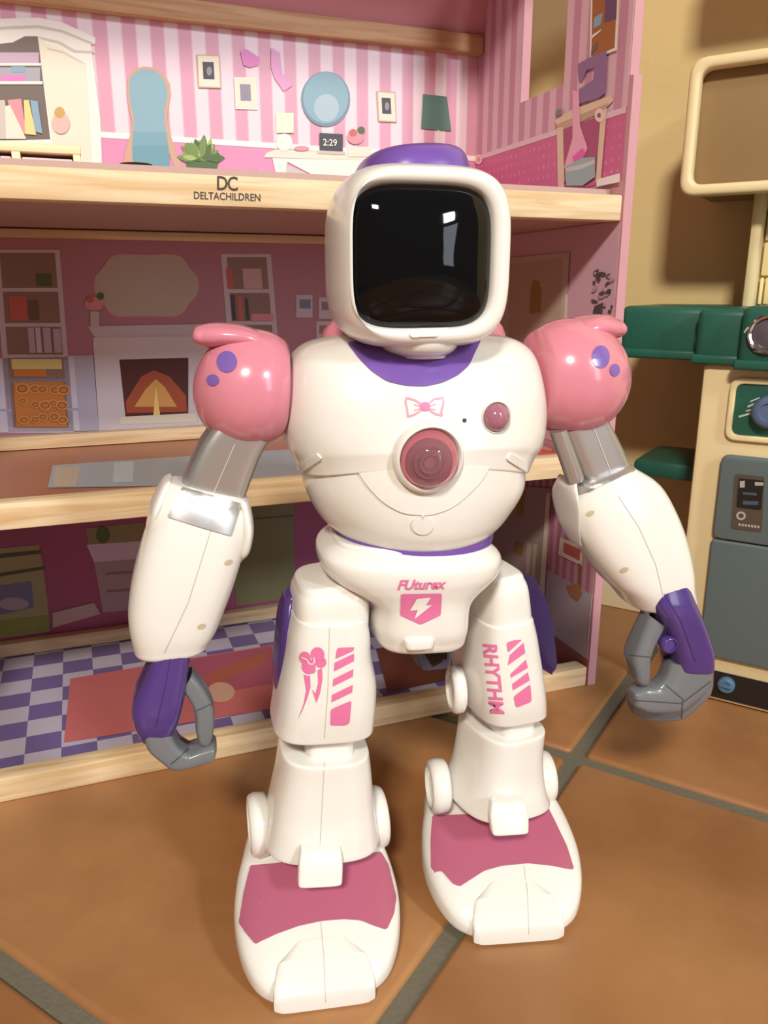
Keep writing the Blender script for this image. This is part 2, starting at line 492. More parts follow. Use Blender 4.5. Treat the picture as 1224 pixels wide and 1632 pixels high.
# right side panel: solid below, a window opening in the top storey
bm = bmesh.new()
T0, T1 = 0.0, 0.0074
box_bm(bm, T0, T1, -0.0012, VB + 0.006, 0.0, 0.449, 0.0006)
box_bm(bm, T0, T1, 0.003, 0.083, 0.449, 0.62, 0.0004)
box_bm(bm, T0, T1, 0.147, VB + 0.006, 0.449, 0.62)
box_bm(bm, T0, T1, 0.083, 0.147, 0.449, 0.4602); box_bm(bm, T0, T1, 0.083, 0.147, 0.57, 0.62)
sp = new_obj('side_panel', bm, PAPER, DH, smooth=False, recalc=False)
def side_sheet(name, v0, v1, z0, z1, m, t, parent=sp):
    return box(name, -t, -t + 0.0003, v0, v1, z0, z1, m, parent, 0, smooth=False)
bm = bmesh.new()
for v0, v1, z0, z1 in ((0.004, 0.083, 0.43, 0.60), (0.147, VB - 0.002, 0.43, 0.60), (0.083, 0.147, 0.43, 0.4602)):
    box_bm(bm, -0.0004, -0.0001, v0, v1, z0, z1)
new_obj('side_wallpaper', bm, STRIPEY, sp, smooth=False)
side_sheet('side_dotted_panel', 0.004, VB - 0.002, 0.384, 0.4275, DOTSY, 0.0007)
side_sheet('side_chair_rail', 0.004, VB - 0.002, 0.4262, 0.4302, P_('rail_pink', 228, 196, 204), 0.001)
side_sheet('side_mauve_panel', 0.001, VB - 0.002, 0.19, 0.357, mat('print_mauve_lit', rgb(222, 178, 196), 0.3), 0.0004)  # lighter copy of the mauve print, lamplight put into its colour
side_sheet('side_striped_panel', 0.001, VB - 0.002, 0.075, 0.175, two_tone('print_striped_low', rgb(188, 116, 142), rgb(206, 160, 176), 'stripe_y', 0.011), 0.0004)
side_sheet('side_wainscot', 0.001, VB - 0.002, 0.022, 0.078, P_('grey_wainscot', 190, 180, 190), 0.0007)
side_sheet('side_floor_board', 0.001, VB - 0.002, 0.002, 0.023, P_('rust_floor', 158, 88, 58), 0.0008)
# left side panel, just outside the photograph
box('side_panel', UL - 0.0074, UL, -0.0012, VB + 0.006, 0.0, 0.62, PAPER, DH, 0.0006)

# storeys
def storey(z0, top, rail_h, m, tag):
    st = box('shelf', UL + 0.0005, -0.0008, 0.0142, VB - 0.0016, z0 + 0.0006, top, m, DH, 0.0004, smooth=False)
    box('front_rail', UL + 0.0005, -0.0008, 0.0, 0.0138, z0, z0 + rail_h, PINE, st, 0.0012)
    return st
BROWN_UNDER = BROWN
s0 = storey(0.0, 0.0040, 0.0165, CHECK, 'base')
s1 = storey(0.1765, 0.1840, 0.0160, BROWN, 'middle')
s2 = storey(0.3570, 0.3790, 0.0170, mat('board_pink_brown', rgb(188, 156, 148), 0.5), 'upper')
box('back_rail', UL + 0.0005, -0.0012, VB - 0.012, VB - 0.0016, 0.0046, 0.0165, PINE, s0, 0.001)
box('back_rail', UL + 0.0005, -0.0012, VB - 0.012, VB - 0.0016, 0.1846, 0.1955, PINE, s1, 0.001)
box('back_rail', UL + 0.0005, -0.0012, VB - 0.010, VB - 0.0016, 0.3500, 0.3566, PINE, s2, 0.001)
box('back_rail', UL + 0.0005, -0.0012, VB - 0.010, VB - 0.0016, 0.1695, 0.1761, PINE, s1, 0.001)
box('back_rail', UL + 0.0005, -0.0008, VB - 0.011, VB - 0.0006, 0.5123, 0.5275, wood_mat('darker_pine', rgb(206, 164, 120), rgb(176, 126, 82)), DH, 0.001)  # darker pine tone on the topmost rail
# the slope of the roof seen from inside, with its printed skylights
def slab(name, pts, t, m, parent):
    bm = bmesh.new()
    a = [Vector(p) for p in pts]; n = (a[1] - a[0]).cross(a[3] - a[0]).normalized() * t
    lo = [bm.verts.new(p) for p in a]; hi = [bm.verts.new(p + n) for p in a]
    bm.faces.new(lo[::-1]); bm.faces.new(hi)
    for i in range(4): bm.faces.new((lo[i], lo[(i + 1) % 4], hi[(i + 1) % 4], hi[i]))
    return new_obj(name, bm, m, parent, smooth=False)
rs = slab('roof_panel', [(UL, VB, 0.5285), (0, VB, 0.5285), (0, 0.115, 0.768), (UL, 0.115, 0.768)], 0.005, mat('print_roof_pink', rgb(206, 140, 150), 0.5), DH)
slab('roof_panel', [(UL, 0.112, 0.768), (0, 0.112, 0.768), (0, -0.004, 0.625), (UL, -0.004, 0.625)], 0.005, PAPER, DH)  # front slope out of view, added to shade the attic
# skylight frames on the slope
def slope_pt(px, py, lift=0.0006):
    inv = mw(DH).inverted(); e = inv @ EYE; d = inv.to_3x3() @ ray(px, py)
    n = Vector((0, -(0.768 - 0.5285), -(VB - 0.115))).normalized(); p0 = Vector((0, VB, 0.5285))
    return e + d * ((p0 - e).dot(n) / d.dot(n)) + n * lift
for q in ([(598, 14), (664, 20), (672, -12), (606, -16)], [(548, 0), (582, 2), (592, -22), (556, -24)]):
    bm = bmesh.new(); bm.faces.new([bm.verts.new(slope_pt(*p)) for p in q])
    new_obj('printed_skylight', bm, P_('olive', 120, 116, 44), rs, smooth=False, recalc=False)

# ------ pictures printed on the back wall, top storey
WP = VB - 0.0014
pw = P_('white', 244, 236, 226); pw2 = P_('ivory', 236, 226, 206); psh = P_('shade', 206, 196, 186)
pdk = P_('dark_taupe', 118, 104, 96); ptan = P_('tan', 206, 166, 140); pbl = P_('mirror_blue', 140, 176, 190); pbl2 = P_('mirror_teal', 112, 160, 174)
ppk = P_('rose', 226, 150, 160); pgr = P_('leaf', 120, 146, 74); pgr2 = P_('leaf_dark', 84, 108, 60); pmg = P_('orchid', 222, 130, 196)
pyl = P_('butter', 230, 214, 140); pcy = P_('sky', 140, 170, 190); pblk = P_('slate_black', 70, 66, 72); pgld = P_('brass', 206, 164, 92)
pred = P_('brick_red', 204, 104, 92)
flat_print('printed_wardrobe', DH, 1, WP, [
    (pw, [(-30, 40), (0, 30), (60, 28), (100, 36), (152, 60), (152, 70), (145, 72), (160, 190), (163, 275), (-30, 275)]),
    (psh, [(-30, 44), (60, 40), (100, 48), (150, 69), (148, 72), (98, 52), (60, 45), (-30, 49)]),
    (psh, [(60, 58), (95, 66), (120, 80), (150, 82), (150, 85), (118, 84), (94, 70), (60, 61)]),
    (pdk, [(-30, 72), (0, 70), (20, 68), (40, 58), (60, 58), (80, 222), (-30, 224)]),
    (pw2, [(60, 58), (74, 70), (100, 78), (136, 100), (142, 190), (146, 262), (88, 262), (84, 224)]),
    (psh, [(74, 76), (100, 82), (134, 101), (135, 103), (100, 85), (76, 79)]),
    (P_('cupboard_lilac', 196, 172, 190), R4(-30, 84, 62, 104)), (pw, R4(-30, 101, 66, 105)),
    (P_('cupboard_grey', 168, 168, 176), R4(-30, 108, 64, 131)), (pmg, R4(2, 120, 40, 130)), (pcy, R4(18, 106, 40, 116)), (pw, R4(-30, 130, 68, 135)),
    (psh, [(0, 160), (8, 160), (14, 222), (0, 222)]), (ppk, [(12, 160), (34, 158), (42, 214), (26, 214)]),
    (pw2, [(8, 170), (16, 168), (42, 222), (10, 222)]), (pyl, [(38, 160), (46, 160), (58, 216), (40, 214)]), (pcy, [(48, 160), (60, 162), (68, 214), (56, 210)]),
    (P_('blush', 232, 186, 178), ell(97, 197, 14, 17)), (pgld, ell(95, 180, 8, 9)),
], bw)
flat_print('printed_standing_mirror', DH, 1, WP, [
    (ptan, [(204, 124), (212, 112), (228, 106), (246, 108), (262, 118), (270, 132), (272, 150), (268, 172), (267, 190), (272, 215), (280, 240), (288, 262), (290, 274), (280, 274), (270, 244), (270, 274), (196, 274), (199, 244), (208, 212), (211, 196), (206, 176), (202, 150)]),
    (pbl, [(208, 124), (216, 115), (230, 110), (246, 113), (258, 122), (265, 136), (267, 152), (262, 176), (262, 192), (265, 210), (212, 210), (214, 192), (210, 174), (206, 152), (206, 136)]),
    (P_('mirror_mid', 126, 168, 182), [(212, 210), (265, 210), (268, 232), (211, 232)]), (pbl2, [(211, 232), (268, 232), (270, 250), (269, 274), (214, 274), (211, 250)]),
], bw)
leaves = [(pgr2, ell(322, 262, 26, 16, 14)), (pgr2, ell(312, 250, 16, 14, 12)), (pgr2, ell(336, 252, 16, 14, 12))]
pgr3 = P_('leaf_pale', 168, 186, 110)
def leaf(x, y, L, w, a):
    c, q = math.cos(a), math.sin(a)
    return [(x + c * L * t - q * w * v, y + q * L * t + c * w * v) for t, v in ((0, 0), (.25, .8), (.55, 1), (.8, .6), (1, 0), (.8, -.6), (.55, -1), (.25, -.8))]
for k in range(34):
    a = random.uniform(-2.9, -.25); r = random.uniform(0, 20)
    leaves.append((random.choice([pgr, pgr2, pgr, pgr3]), leaf(322 + math.cos(a) * r, 258 + math.sin(a) * r * .9, random.uniform(16, 32), random.uniform(3.5, 6.5), a + random.uniform(-.5, .5))))
flat_print('printed_plant', DH, 1, WP, [(m_, [(x, min(y, 276)) for x, y in p_]) for m_, p_ in leaves], bw, eps=0.00007)
def frame_print(x0, y0, x1, y1, sk, inner, mt=None):
    def q(a, b, c, d): return [(a, b), (c, b + sk * (c - a)), (c + (d - b) * .05, d + sk * (c - a)), (a + (d - b) * .05, d)]
    w = x1 - x0; h = y1 - y0
    flat_print('printed_picture', DH, 1, WP, [(ptan if mt is None else mt, q(x0, y0, x1, y1)), (pw2, q(x0 + 2, y0 + 2, x1 - 1.5, y1 - 2)),
        (inner, q(x0 + w * .26, y0 + h * .22, x1 - w * .26, y1 - h * .26)), (P_('photo_tone', 150, 140, 150), ell(x0 + w * .55, y0 + h * .5, w * .12, h * .14, 10))], bw)
frame_print(313, 87, 350, 140, 0.03, pblk)
frame_print(373, 123, 408, 174, 0.03, P_('photo_grey', 148, 140, 158), pw)
frame_print(600, 145, 630, 194, 0.05, pblk)
flat_print('printed_ribbon', DH, 1, WP, [(pmg, [(383, 82), (392, 78), (414, 92), (412, 104), (398, 108), (388, 104)]),
    (P_('orchid_pale', 226, 160, 204), [(432, 76), (446, 84), (450, 118), (466, 136), (452, 146), (438, 126), (432, 108)])], bw)
flat_print('printed_round_mirror', DH, 1, WP, [(P_('mirror_rim', 118, 146, 162), ell(519, 158, 39, 44)), (pbl, ell(519, 156, 36, 41)), (P_('mirror_pale', 172, 196, 206), ell(520, 172, 20, 22))], bw)
flat_print('printed_dressing_table', DH, 1, WP, [
    (pw2, [(424, 244), (440, 238), (600, 246), (602, 256), (420, 251)]),
    (pw, [(434, 252), (600, 256), (596, 272), (540, 284), (500, 280), (458, 258), (456, 280), (440, 280)]),
    (psh, [(456, 262), (500, 281), (540, 285), (540, 290), (456, 284)]),
    (P_('lamp_shade', 248, 236, 208), R4(440, 180, 468, 212)), (pw, ell(453, 227, 13, 14)),
    (pblk, [(509, 212), (546, 214), (546, 241), (509, 239)]), (psh, [(505, 240), (550, 242), (550, 247), (505, 245)]),
    (pw2, R4(554, 234, 590, 250)), (ppk, ell(566, 219, 13, 11)), (pgr2, ell(575, 208, 6, 6)), (pred, ell(562, 212, 6, 6)), (ppk, ell(480, 237, 12, 4)),
], bw)
bm = text_bm('2:29', (515, 232), (22, 1), (0, -11), 0.01)
for v in bm.verts: p = at(DH, v.co.x, v.co.y, 1, WP - 0.0014); v.co = p
new_obj('printed_clock_digits', bm, pw, bw, smooth=False, recalc=False)
flat_print('printed_floor_lamp', DH, 1, WP, [(pw2, R4(697, 206, 700, 262)), (P_('lamp_teal', 92, 124, 116), [(674, 150), (712, 154), (719, 209), (671, 205)])], bw)

# ------ pictures, middle storey
MP = VB - 0.0008
pfr = P_('lilac_white', 214, 200, 214); pinn = P_('case_brown', 150, 120, 110)
def bookcase(name, x0, x1, ys, lean, fill):
    X = lambda x, y: x + lean * (y - ys[0])
    q = lambda a, b, c, d: [(X(a, b), b), (X(c, b), b), (X(c, d), d), (X(a, d), d)]
    sh = [(pfr, q(x0, ys[0], x1, ys[-1] + 8))]
    for a, b in zip(ys, ys[1:]): sh.append((pinn, q(x0 + 9, a + 5, x1 - 8, b - 1)))
    for m, a, b, c, d in fill: sh.append((m, q(a, b, c, d)))
    flat_print(name, DH, 1, MP, sh, bw)
plav = P_('lavender', 196, 180, 200); porg = P_('log_orange', 210, 130, 62); plog = P_('log_end', 222, 160, 90); plogd = P_('log_dark', 160, 92, 44)
bookcase('printed_bookcase', -10, 95, [398, 460, 516, 566, 604, 682], 0.08, [
    (pgr2, 54, 436, 78, 456), (pred, 8, 472, 36, 510), (P_('book_brown', 120, 90, 80), 38, 478, 54, 510), (plav, 34, 522, 44, 562), (pfr, 46, 522, 54, 562), (plav, 58, 522, 70, 562), (plav, 74, 524, 86, 562),
    (pyl, 4, 572, 84, 588), (porg, 6, 588, 58, 600), (porg, 4, 608, 84, 680)])
lg = []
for k in range(15):
    cx = 38 + (k % 5) * 16 + random.uniform(-3, 3); cy = 618 + (k // 5) * 24 + random.uniform(-4, 4); r = random.uniform(7, 12)
    lg += [(plog, ell(cx, cy, r, r * .8, 14)), (plogd, ell(cx, cy, r * .75, r * .55, 12)), (porg, ell(cx, cy, r * .5, r * .36, 10))]
flat_print('printed_logs', DH, 1, MP - 0.0020, lg, bw, eps=0.00006)
bookcase('printed_bookcase', 352, 432, [405, 462, 513, 572], 0.08, [
    (pred, 358, 428, 368, 460), (P_('house_pale', 214, 176, 180), 384, 428, 414, 460), (pblk, 362, 470, 368, 510), (pred, 372, 472, 380, 512), (pblk, 384, 476, 389, 510), (ppk, 392, 500, 428, 511)])
scal = []
for k in range(40):
    t = 2 * math.pi * k / 40; r = 1 + 0.05 * math.cos(6 * t)
    scal.append((233 + 79 * r * math.copysign(abs(math.cos(t)) ** .75, math.cos(t)), 455 + 50 * r * math.copysign(abs(math.sin(t)) ** .75, math.sin(t))))
flat_print('printed_mirror', DH, 1, MP, [(ppk, [(x + (x - 233) * .02, y + (y - 455) * .04) for x, y in scal]), (P_('stone', 196, 180, 168), scal)], bw)
flat_print('printed_fireplace', DH, 1, MP, [
    (P_('wainscot_white', 216, 210, 226), [(-20, 572), (0, 571), (148, 566), (150, 686), (-20, 690)]),
    (P_('wainscot_line', 178, 174, 200), [(-20, 652), (150, 650), (150, 654), (-20, 656)]),
    (P_('wainscot_shadow', 190, 186, 206), [(118, 568), (148, 566), (158, 686), (128, 687)]),
    (pfr, [(140, 520), (345, 516), (345, 534), (150, 536), (146, 530)]), (psh, [(150, 535), (345, 532), (345, 538), (152, 540)]),
    (P_('mantel', 222, 212, 218), [(148, 538), (345, 536), (345, 684), (158, 686)]),
    (P_('fire_dark', 90, 44, 38), [(190, 573), (300, 570), (300, 662), (200, 664)]),
    (P_('fire_red', 176, 86, 56), [(200, 640), (225, 600), (245, 590), (270, 600), (296, 630), (298, 656), (202, 658)]),
    (P_('fire_gold', 226, 168, 92), [(214, 648), (232, 620), (248, 604), (262, 616), (282, 648)]),
    (P_('flame', 250, 216, 130), [(244, 664), (246, 640), (248, 616), (252, 640), (256, 668), (250, 674)]),
    (pw2, [(192, 664), (312, 658), (312, 672), (190, 676)]),
], bw)
flat_print('printed_vase', DH, 1, MP - 0.0006, [(psh, R4(144, 496, 158, 522)), (ppk, ell(150, 484, 15, 11)), (pgr2, ell(160, 472, 6, 6)), (pred, ell(144, 478, 6, 5))], bw)
frame_print2 = lambda x0, y0, x1, y1, c: flat_print('printed_picture', DH, 1, MP, [(pfr, R4(x0, y0, x1, y1)), (c, R4(x0 + (x1 - x0) * .2, y0 + (y1 - y0) * .2, x1 - (x1 - x0) * .12, y0 + (y1 - y0) * .6))], bw)
frame_print2(472, 470, 498, 506, P_('photo_blue', 112, 138, 158)); frame_print2(508, 474, 530, 508, P_('photo_mauve', 150, 124, 144)); frame_print2(504, 512, 528, 545, P_('photo_grey2', 150, 130, 130))
# ------ pictures, lowest storey
LP_ = VB - 0.0008
pst = P_('stove_green', 164, 162, 110); pst2 = P_('stove_dark', 84, 82, 60)
flat_print('printed_stove', DH, 1, LP_, [
    (pst, [(-20, 876), (62, 868), (68, 898), (76, 960), (80, 1006), (-20, 1020)]), (pst2, [(-20, 884), (66, 876), (66, 882), (-20, 892)]), (pst2, [(-20, 916), (72, 902), (72, 907), (-20, 922)]),
    (P_('oven_glass', 120, 120, 150), [(-20, 936), (50, 926), (54, 968), (-20, 984)]), (P_('oven_pan', 176, 160, 176), ell(22, 962, 24, 10)), (P_('stove_base', 140, 148, 66), [(-20, 992), (78, 980), (80, 1004), (-20, 1018)])], bw)
flat_print('printed_cabinet', DH, 1, LP_, [
    (P_('cabinet_olive', 150, 138, 100), [(136, 842), (230, 832), (230, 866), (142, 872)]), (pfr, [(138, 868), (230, 862), (230, 892), (150, 896)]), (pgr2, ell(164, 852, 11, 14)),
    (P_('cabinet_grey', 176, 152, 156), [(150, 896), (230, 890), (230, 970), (164, 976)]), (P_('cabinet_line', 140, 118, 126), [(168, 912), (230, 908), (230, 912), (168, 916)]), (P_('cabinet_line', 0, 0, 0), [(170, 940), (230, 936), (230, 940), (170, 944)]),
    (P_('floor_pale', 196, 170, 166), [(84, 976), (150, 960), (160, 978), (84, 1000)])], bw)
flat_print('printed_fridge', DH, 1, LP_, [(P_('fridge_olive', 128, 124, 86), [(366, 806), (468, 796), (470, 952), (376, 966)]), (pst2, [(366, 828), (468, 820), (468, 823), (366, 831)])], bw)

# ------ pictures on the side panel
SP_ = -0.0012
flat_print('printed_shelf_picture', DH, 0, SP_, [(pw2, [(942, -6), (988, -22), (984, 80), (940, 96)]), (P_('shelf_brown', 164, 106, 62), [(945, -4), (985, -20), (980, 76), (943, 92)]), (P_('shelf_plum', 112, 84, 110), [(966, -12), (985, -20), (983, 30), (964, 36)]), (pcy, [(948, 28), (962, 20), (958, 40), (946, 46)]), (pw2, [(945, 56), (960, 46), (958, 50), (944, 62)]), (pdk, [(944, 76), (954, 64), (952, 78), (943, 88)])], sp)
flat_print('printed_sewing_table', DH, 0, SP_, [
    (P_('table_cream', 226, 200, 172), [(884, 192), (910, 176), (974, 152), (978, 160), (960, 178), (900, 202), (888, 202)]),
    (P_('table_edge', 196, 164, 138), [(888, 198), (970, 164), (966, 176), (900, 206), (890, 206)]),
    (P_('table_cream', 0, 0, 0), [(888, 204), (898, 202), (900, 304), (890, 304)]), (P_('table_cream', 0, 0, 0), [(958, 178), (968, 172), (958, 288), (950, 292)]),
    (P_('under_table', 172, 80, 116), [(899, 206), (957, 184), (951, 270), (900, 290)]),
    (P_('machine_purple', 146, 112, 150), [(922, 102), (940, 92), (968, 80), (966, 148), (956, 156), (922, 166), (924, 142), (946, 128), (948, 108), (936, 112), (930, 128), (924, 128)]),
    (P_('ring_pale', 244, 206, 200), ell(957, 184, 8, 11)), (pdk, ell(956, 184, 3, 4)), (P_('spool', 120, 132, 120), ell(892, 179, 5, 5)),
    (P_('ribbon_pink', 236, 172, 196), [(914, 144), (924, 146), (926, 200), (938, 236), (926, 262), (900, 268), (914, 220), (914, 180)]),
    (P_('ribbon_hot', 226, 96, 176), [(914, 250), (930, 236), (936, 246), (916, 262)]),
    (P_('basket', 156, 180, 182), [(902, 266), (928, 252), (950, 250), (950, 282), (930, 296), (904, 296)]), (P_('basket_rim', 198, 206, 200), [(904, 268), (928, 262), (950, 254), (950, 260), (928, 270), (904, 274)]),
    (RAILW, [(954, 286), (990, 276), (990, 290), (952, 298)]),
], sp, eps=0.0002)
flat_print('printed_rosette', DH, 0, SP_, [(P_('ring_pale', 0, 0, 0), ell(763, 254, 6, 8)), (ppk, ell(763, 254, 3, 4))], sp)
flat_print('printed_door', DH, 0, SP_, [(P_('door_frame', 206, 190, 176), [(802, 412), (908, 402), (900, 560), (800, 580)]), (P_('door_panel', 196, 176, 158), [(812, 420), (898, 412), (892, 560), (810, 575)]), (P_('door_window', 166, 138, 72), [(844, 500), (846, 462), (851, 446), (860, 448), (864, 466), (862, 498)]), (pw2, [(902, 470), (906, 470), (902, 560), (897, 560)])], sp)
fl_l = []
for k in range(26):
    x = random.uniform(944, 976); y = random.uniform(432, 500)
    fl_l.append((P_('blossom_black', 92, 82, 88) if k % 3 else P_('blossom_pale', 190, 160, 170), ell(x, y, random.uniform(2, 7), random.uniform(1.5, 3.5), 8, random.uniform(-1.2, .2))))
fl_l.append((P_('vase_black', 92, 80, 84), [(948, 488), (962, 482), (960, 512), (946, 516)]))
flat_print('printed_blossoms', DH, 0, SP_, fl_l, sp, eps=0.00005)
flat_print('printed_door', DH, 0, SP_, [(P_('door_low', 176, 160, 150), [(760, 770), (880, 778), (866, 962), (752, 900)]), (P_('door_window', 0, 0, 0), [(822, 820), (826, 782), (838, 780), (834, 822)]), (P_('door_window', 0, 0, 0), [(818, 880), (822, 862), (836, 864), (832, 888)]),
    (P_('door_slat', 206, 190, 168), [(840, 864), (848, 866), (844, 925), (838, 922)]), (P_('door_slat', 0, 0, 0), [(852, 866), (858, 868), (852, 930), (847, 926)]), (pw2, [(872, 786), (878, 786), (868, 960), (860, 956)])], sp)
flat_print('printed_kitchen_picture', DH, 0, SP_, [(pw2, [(893, 856), (930, 872), (928, 902), (890, 884)]), (pred, [(899, 864), (926, 876), (924, 894), (898, 880)]), (P_('tap_brown', 160, 104, 66), [(922, 898), (926, 898), (926, 936), (922, 936)]), (P_('bowl_brown', 184, 128, 84), [(902, 934), (924, 930), (928, 946), (922, 958), (910, 950)])], sp)

# ------ floors
FZ = 0.0043
flat_print('printed_rug', DH, 2, FZ, [(P_('rug_rose', 200, 112, 112), [(102, 1184), (112, 1082), (300, 1050), (436, 1028), (436, 1130)]), (P_('rug_plum', 176, 92, 112), [(300, 1052), (434, 1030), (434, 1090), (320, 1110)]), (P_('rug_rust', 178, 100, 82), [(320, 1080), (430, 1036), (420, 1060), (340, 1092)]), (P_('rug_sand', 210, 164, 140), ell(352, 1104, 22, 16))], s0, sign=1)
flat_print('printed_rug', DH, 2, FZ, [(P_('rug_brown', 128, 72, 48), [(600, 1034), (760, 1004), (744, 1078), (618, 1104)])], s0, sign=1)
flat_print('printed_rug', DH, 2, 0.1843, [(P_('rug_grey_blue', 164, 172, 176), [(76, 778), (84, 742), (470, 716), (520, 760), (300, 774)]), (P_('rug_pattern', 190, 176, 156), [(84, 776), (88, 746), (128, 744), (122, 776)]), (P_('rug_pattern2', 186, 196, 202), [(180, 770), (182, 738), (214, 736), (212, 769)])], s1, sign=1)
flat_print('printed_mat', DH, 2, 0.1843, [(P_('mat_red', 214, 84, 62), [(820, 735), (850, 692), (910, 688), (905, 728)]), (P_('mat_lilac', 216, 150, 150), [(846, 712), (852, 704), (880, 716), (878, 720)])], s1, sign=1)

# ------ maker's mark on the upper rail
def mark(txt, o_, xd, yd, bold, sh, sp_=1.0):
    bm = text_bm(txt, o_, xd, yd, bold, sh, sp_)
    for v in bm.verts: v.co = at(DH, v.co.x, v.co.y, 1, -0.0003)
    rail = s2.children[0]
    return new_obj('maker_mark', bm, mat('mark_ink', rgb(70, 60, 54), 0.6), s2, smooth=False, recalc=False)
mark('DC', (346, 303), (33, 1.5), (0, -23), 0.012, 0, 0.86)
mark('DELTACHILDREN', (309, 317), (106, 4), (0, -12), 0.012, 0)

# small things standing on the top shelf
pos = at(DH, 60, 260, 1, 0.17)
ds = bpy.data.objects.new('toy_dresser', None); COL.objects.link(ds)
Mdh = mw(DH)
dl = Vector((-0.4765, 0.165, 0.3793))
ds.location = Mdh @ dl; ds.rotation_euler = (0, 0, HY)
ds['label'] = 'low cream toy dresser with pink drawers on the top dollhouse shelf'; ds['category'] = 'dresser'
o_mats[ds.name] = Matrix.Translation(ds.location) @ Matrix.Rotation(HY, 4, 'Z')
q0 = at(ds, 0, 226, 1, 0.0); q1 = at(ds, 128, 232, 1, 0.0)
dx0, dx1, dz1 = q0.x - 0.006, q1.x, q1.z
IV = mat('ivory_paint', rgb(246, 226, 180), 0.45)
bm = bmesh.new()
box_bm(bm, dx0, dx1, 0, 0.03, dz1 - 0.006, dz1, 0.0008); box_bm(bm, dx0, dx1, 0.002, 0.03, 0, 0.004, 0.0005)
u0 = at(ds, 18, 245, 1, 0).x; u1 = at(ds, 32, 245, 1, 0).x; u2 = at(ds, 116, 245, 1, 0).x
box_bm(bm, dx0, dx0 + 0.004, 0.0005, 0.03, 0.004, dz1 - 0.006, 0.0004); box_bm(bm, u0, u1, 0.0005, 0.03, 0.004, dz1 - 0.006, 0.0004); box_bm(bm, u2, dx1 - 0.0006, 0.0005, 0.03, 0.004, dz1 - 0.006, 0.0004)
box_bm(bm, dx0 + 0.002, dx1 - 0.002, 0.026, 0.029, 0.002, dz1 - 0.002)
new_obj('carcass', bm, IV, ds)
DP = mat('drawer_pink', rgb(244, 196, 204), 0.45)
box('drawer', dx0 + 0.0046, u0 - 0.0006, 0.004, 0.024, 0.0046, dz1 - 0.009, DP, ds, 0.0006)
box('drawer', u1 + 0.0006, u2 - 0.0006, 0.004, 0.024, 0.0046, dz1 - 0.009, DP, ds, 0.0006)
dish_c = at(DH, 217, 262, 1, 0.03)
bm = lathe_bm([(0.0005, 0.0), (0.005, 0.0), (0.0058, 0.001), (0.0088, 0.0018 + dish_c.z - 0.3812), (0.0092, 0.002 + dish_c.z - 0.3812), (0.0084, 0.002 + dish_c.z - 0.3812), (0.005, 0.0016), (0.0005, 0.0016)], (0, 0, 0), (0, 0, 1), 28)
o = new_obj('dish', bm, mat('dark_umber', rgb(92, 66, 50), 0.5), None, label='tiny dark brown dish on the top dollhouse shelf before the mirror', category='dish')
o.location = Mdh @ Vector((dish_c.x, dish_c.y, 0.3792))

# ---------------------------------------------------------------- play kitchen at the right
kp = floor_at(1112, 1112)
TK = thing('toy_kitchen', 'cream and green plastic play kitchen with slate oven door beside the dollhouse', 'toy kitchen', (kp.x, kp.y, 0.0), TA)
K = lambda px, py, y=0.0: at(TK, px, py, 1, y)
k0 = K(1124, 588); kx0 = K(1062, 1095).x; kx1 = k0.x + 0.30
kx0 = (kx0 + k0.x) / 2
box('body', kx0, kx1, 0.0, 0.125, 0.001, k0.z + 0.004, CREAM, TK, 0.004)
def front_plate(name, pts, m, parent, y0, t, rad=0.004, bev=0.001, hole=None):
    """plate with a drawn outline, standing proud of the front at y0 (towards the room) and t thick"""
    pl = rounded([(p.x, p.z) for p in pts], rad)
    bm = bmesh.new()
    lo = [bm.verts.new((x, y0, z)) for x, z in pl]; hi = [bm.verts.new((x, y0 + t, z)) for x, z in pl]
    n = len(pl)
    if hole:
        hl = rounded([(p.x, p.z) for p in hole], rad * .7)
        li = [bm.verts.new((x, y0, z)) for x, z in hl]; hi2 = [bm.verts.new((x, y0 + t, z)) for x, z in hl]
        for i in range(n):
            j = (i + 1) % n
            bm.faces.new((lo[i], lo[j], li[j], li[i])); bm.faces.new((hi[j], hi[i], hi2[i], hi2[j]))
            bm.faces.new((lo[j], lo[i], hi[i], hi[j])); bm.faces.new((li[i], li[j], hi2[j], hi2[i]))
    else:
        bm.faces.new(lo); bm.faces.new(hi[::-1])
        for i in range(n):
            j = (i + 1) % n; bm.faces.new((lo[j], lo[i], hi[i], hi[j]))
    bmesh.ops.recalc_face_normals(bm, faces=bm.faces)
    if bev:
        es = [e for e in bm.edges if len(e.link_faces) == 2 and abs(e.calc_face_angle()) > 1.2]
        bmesh.ops.bevel(bm, geom=es, offset=bev, segments=3, profile=0.5, affect='EDGES')
    return new_obj(name, bm, m, parent, angle=35)
def span(ptl, pbl, xr):
    """a left edge seen in the picture, carried on to the right as far as xr"""
    return [ptl, Vector((xr, 0, ptl.z)), Vector((xr, 0, pbl.z)), pbl]
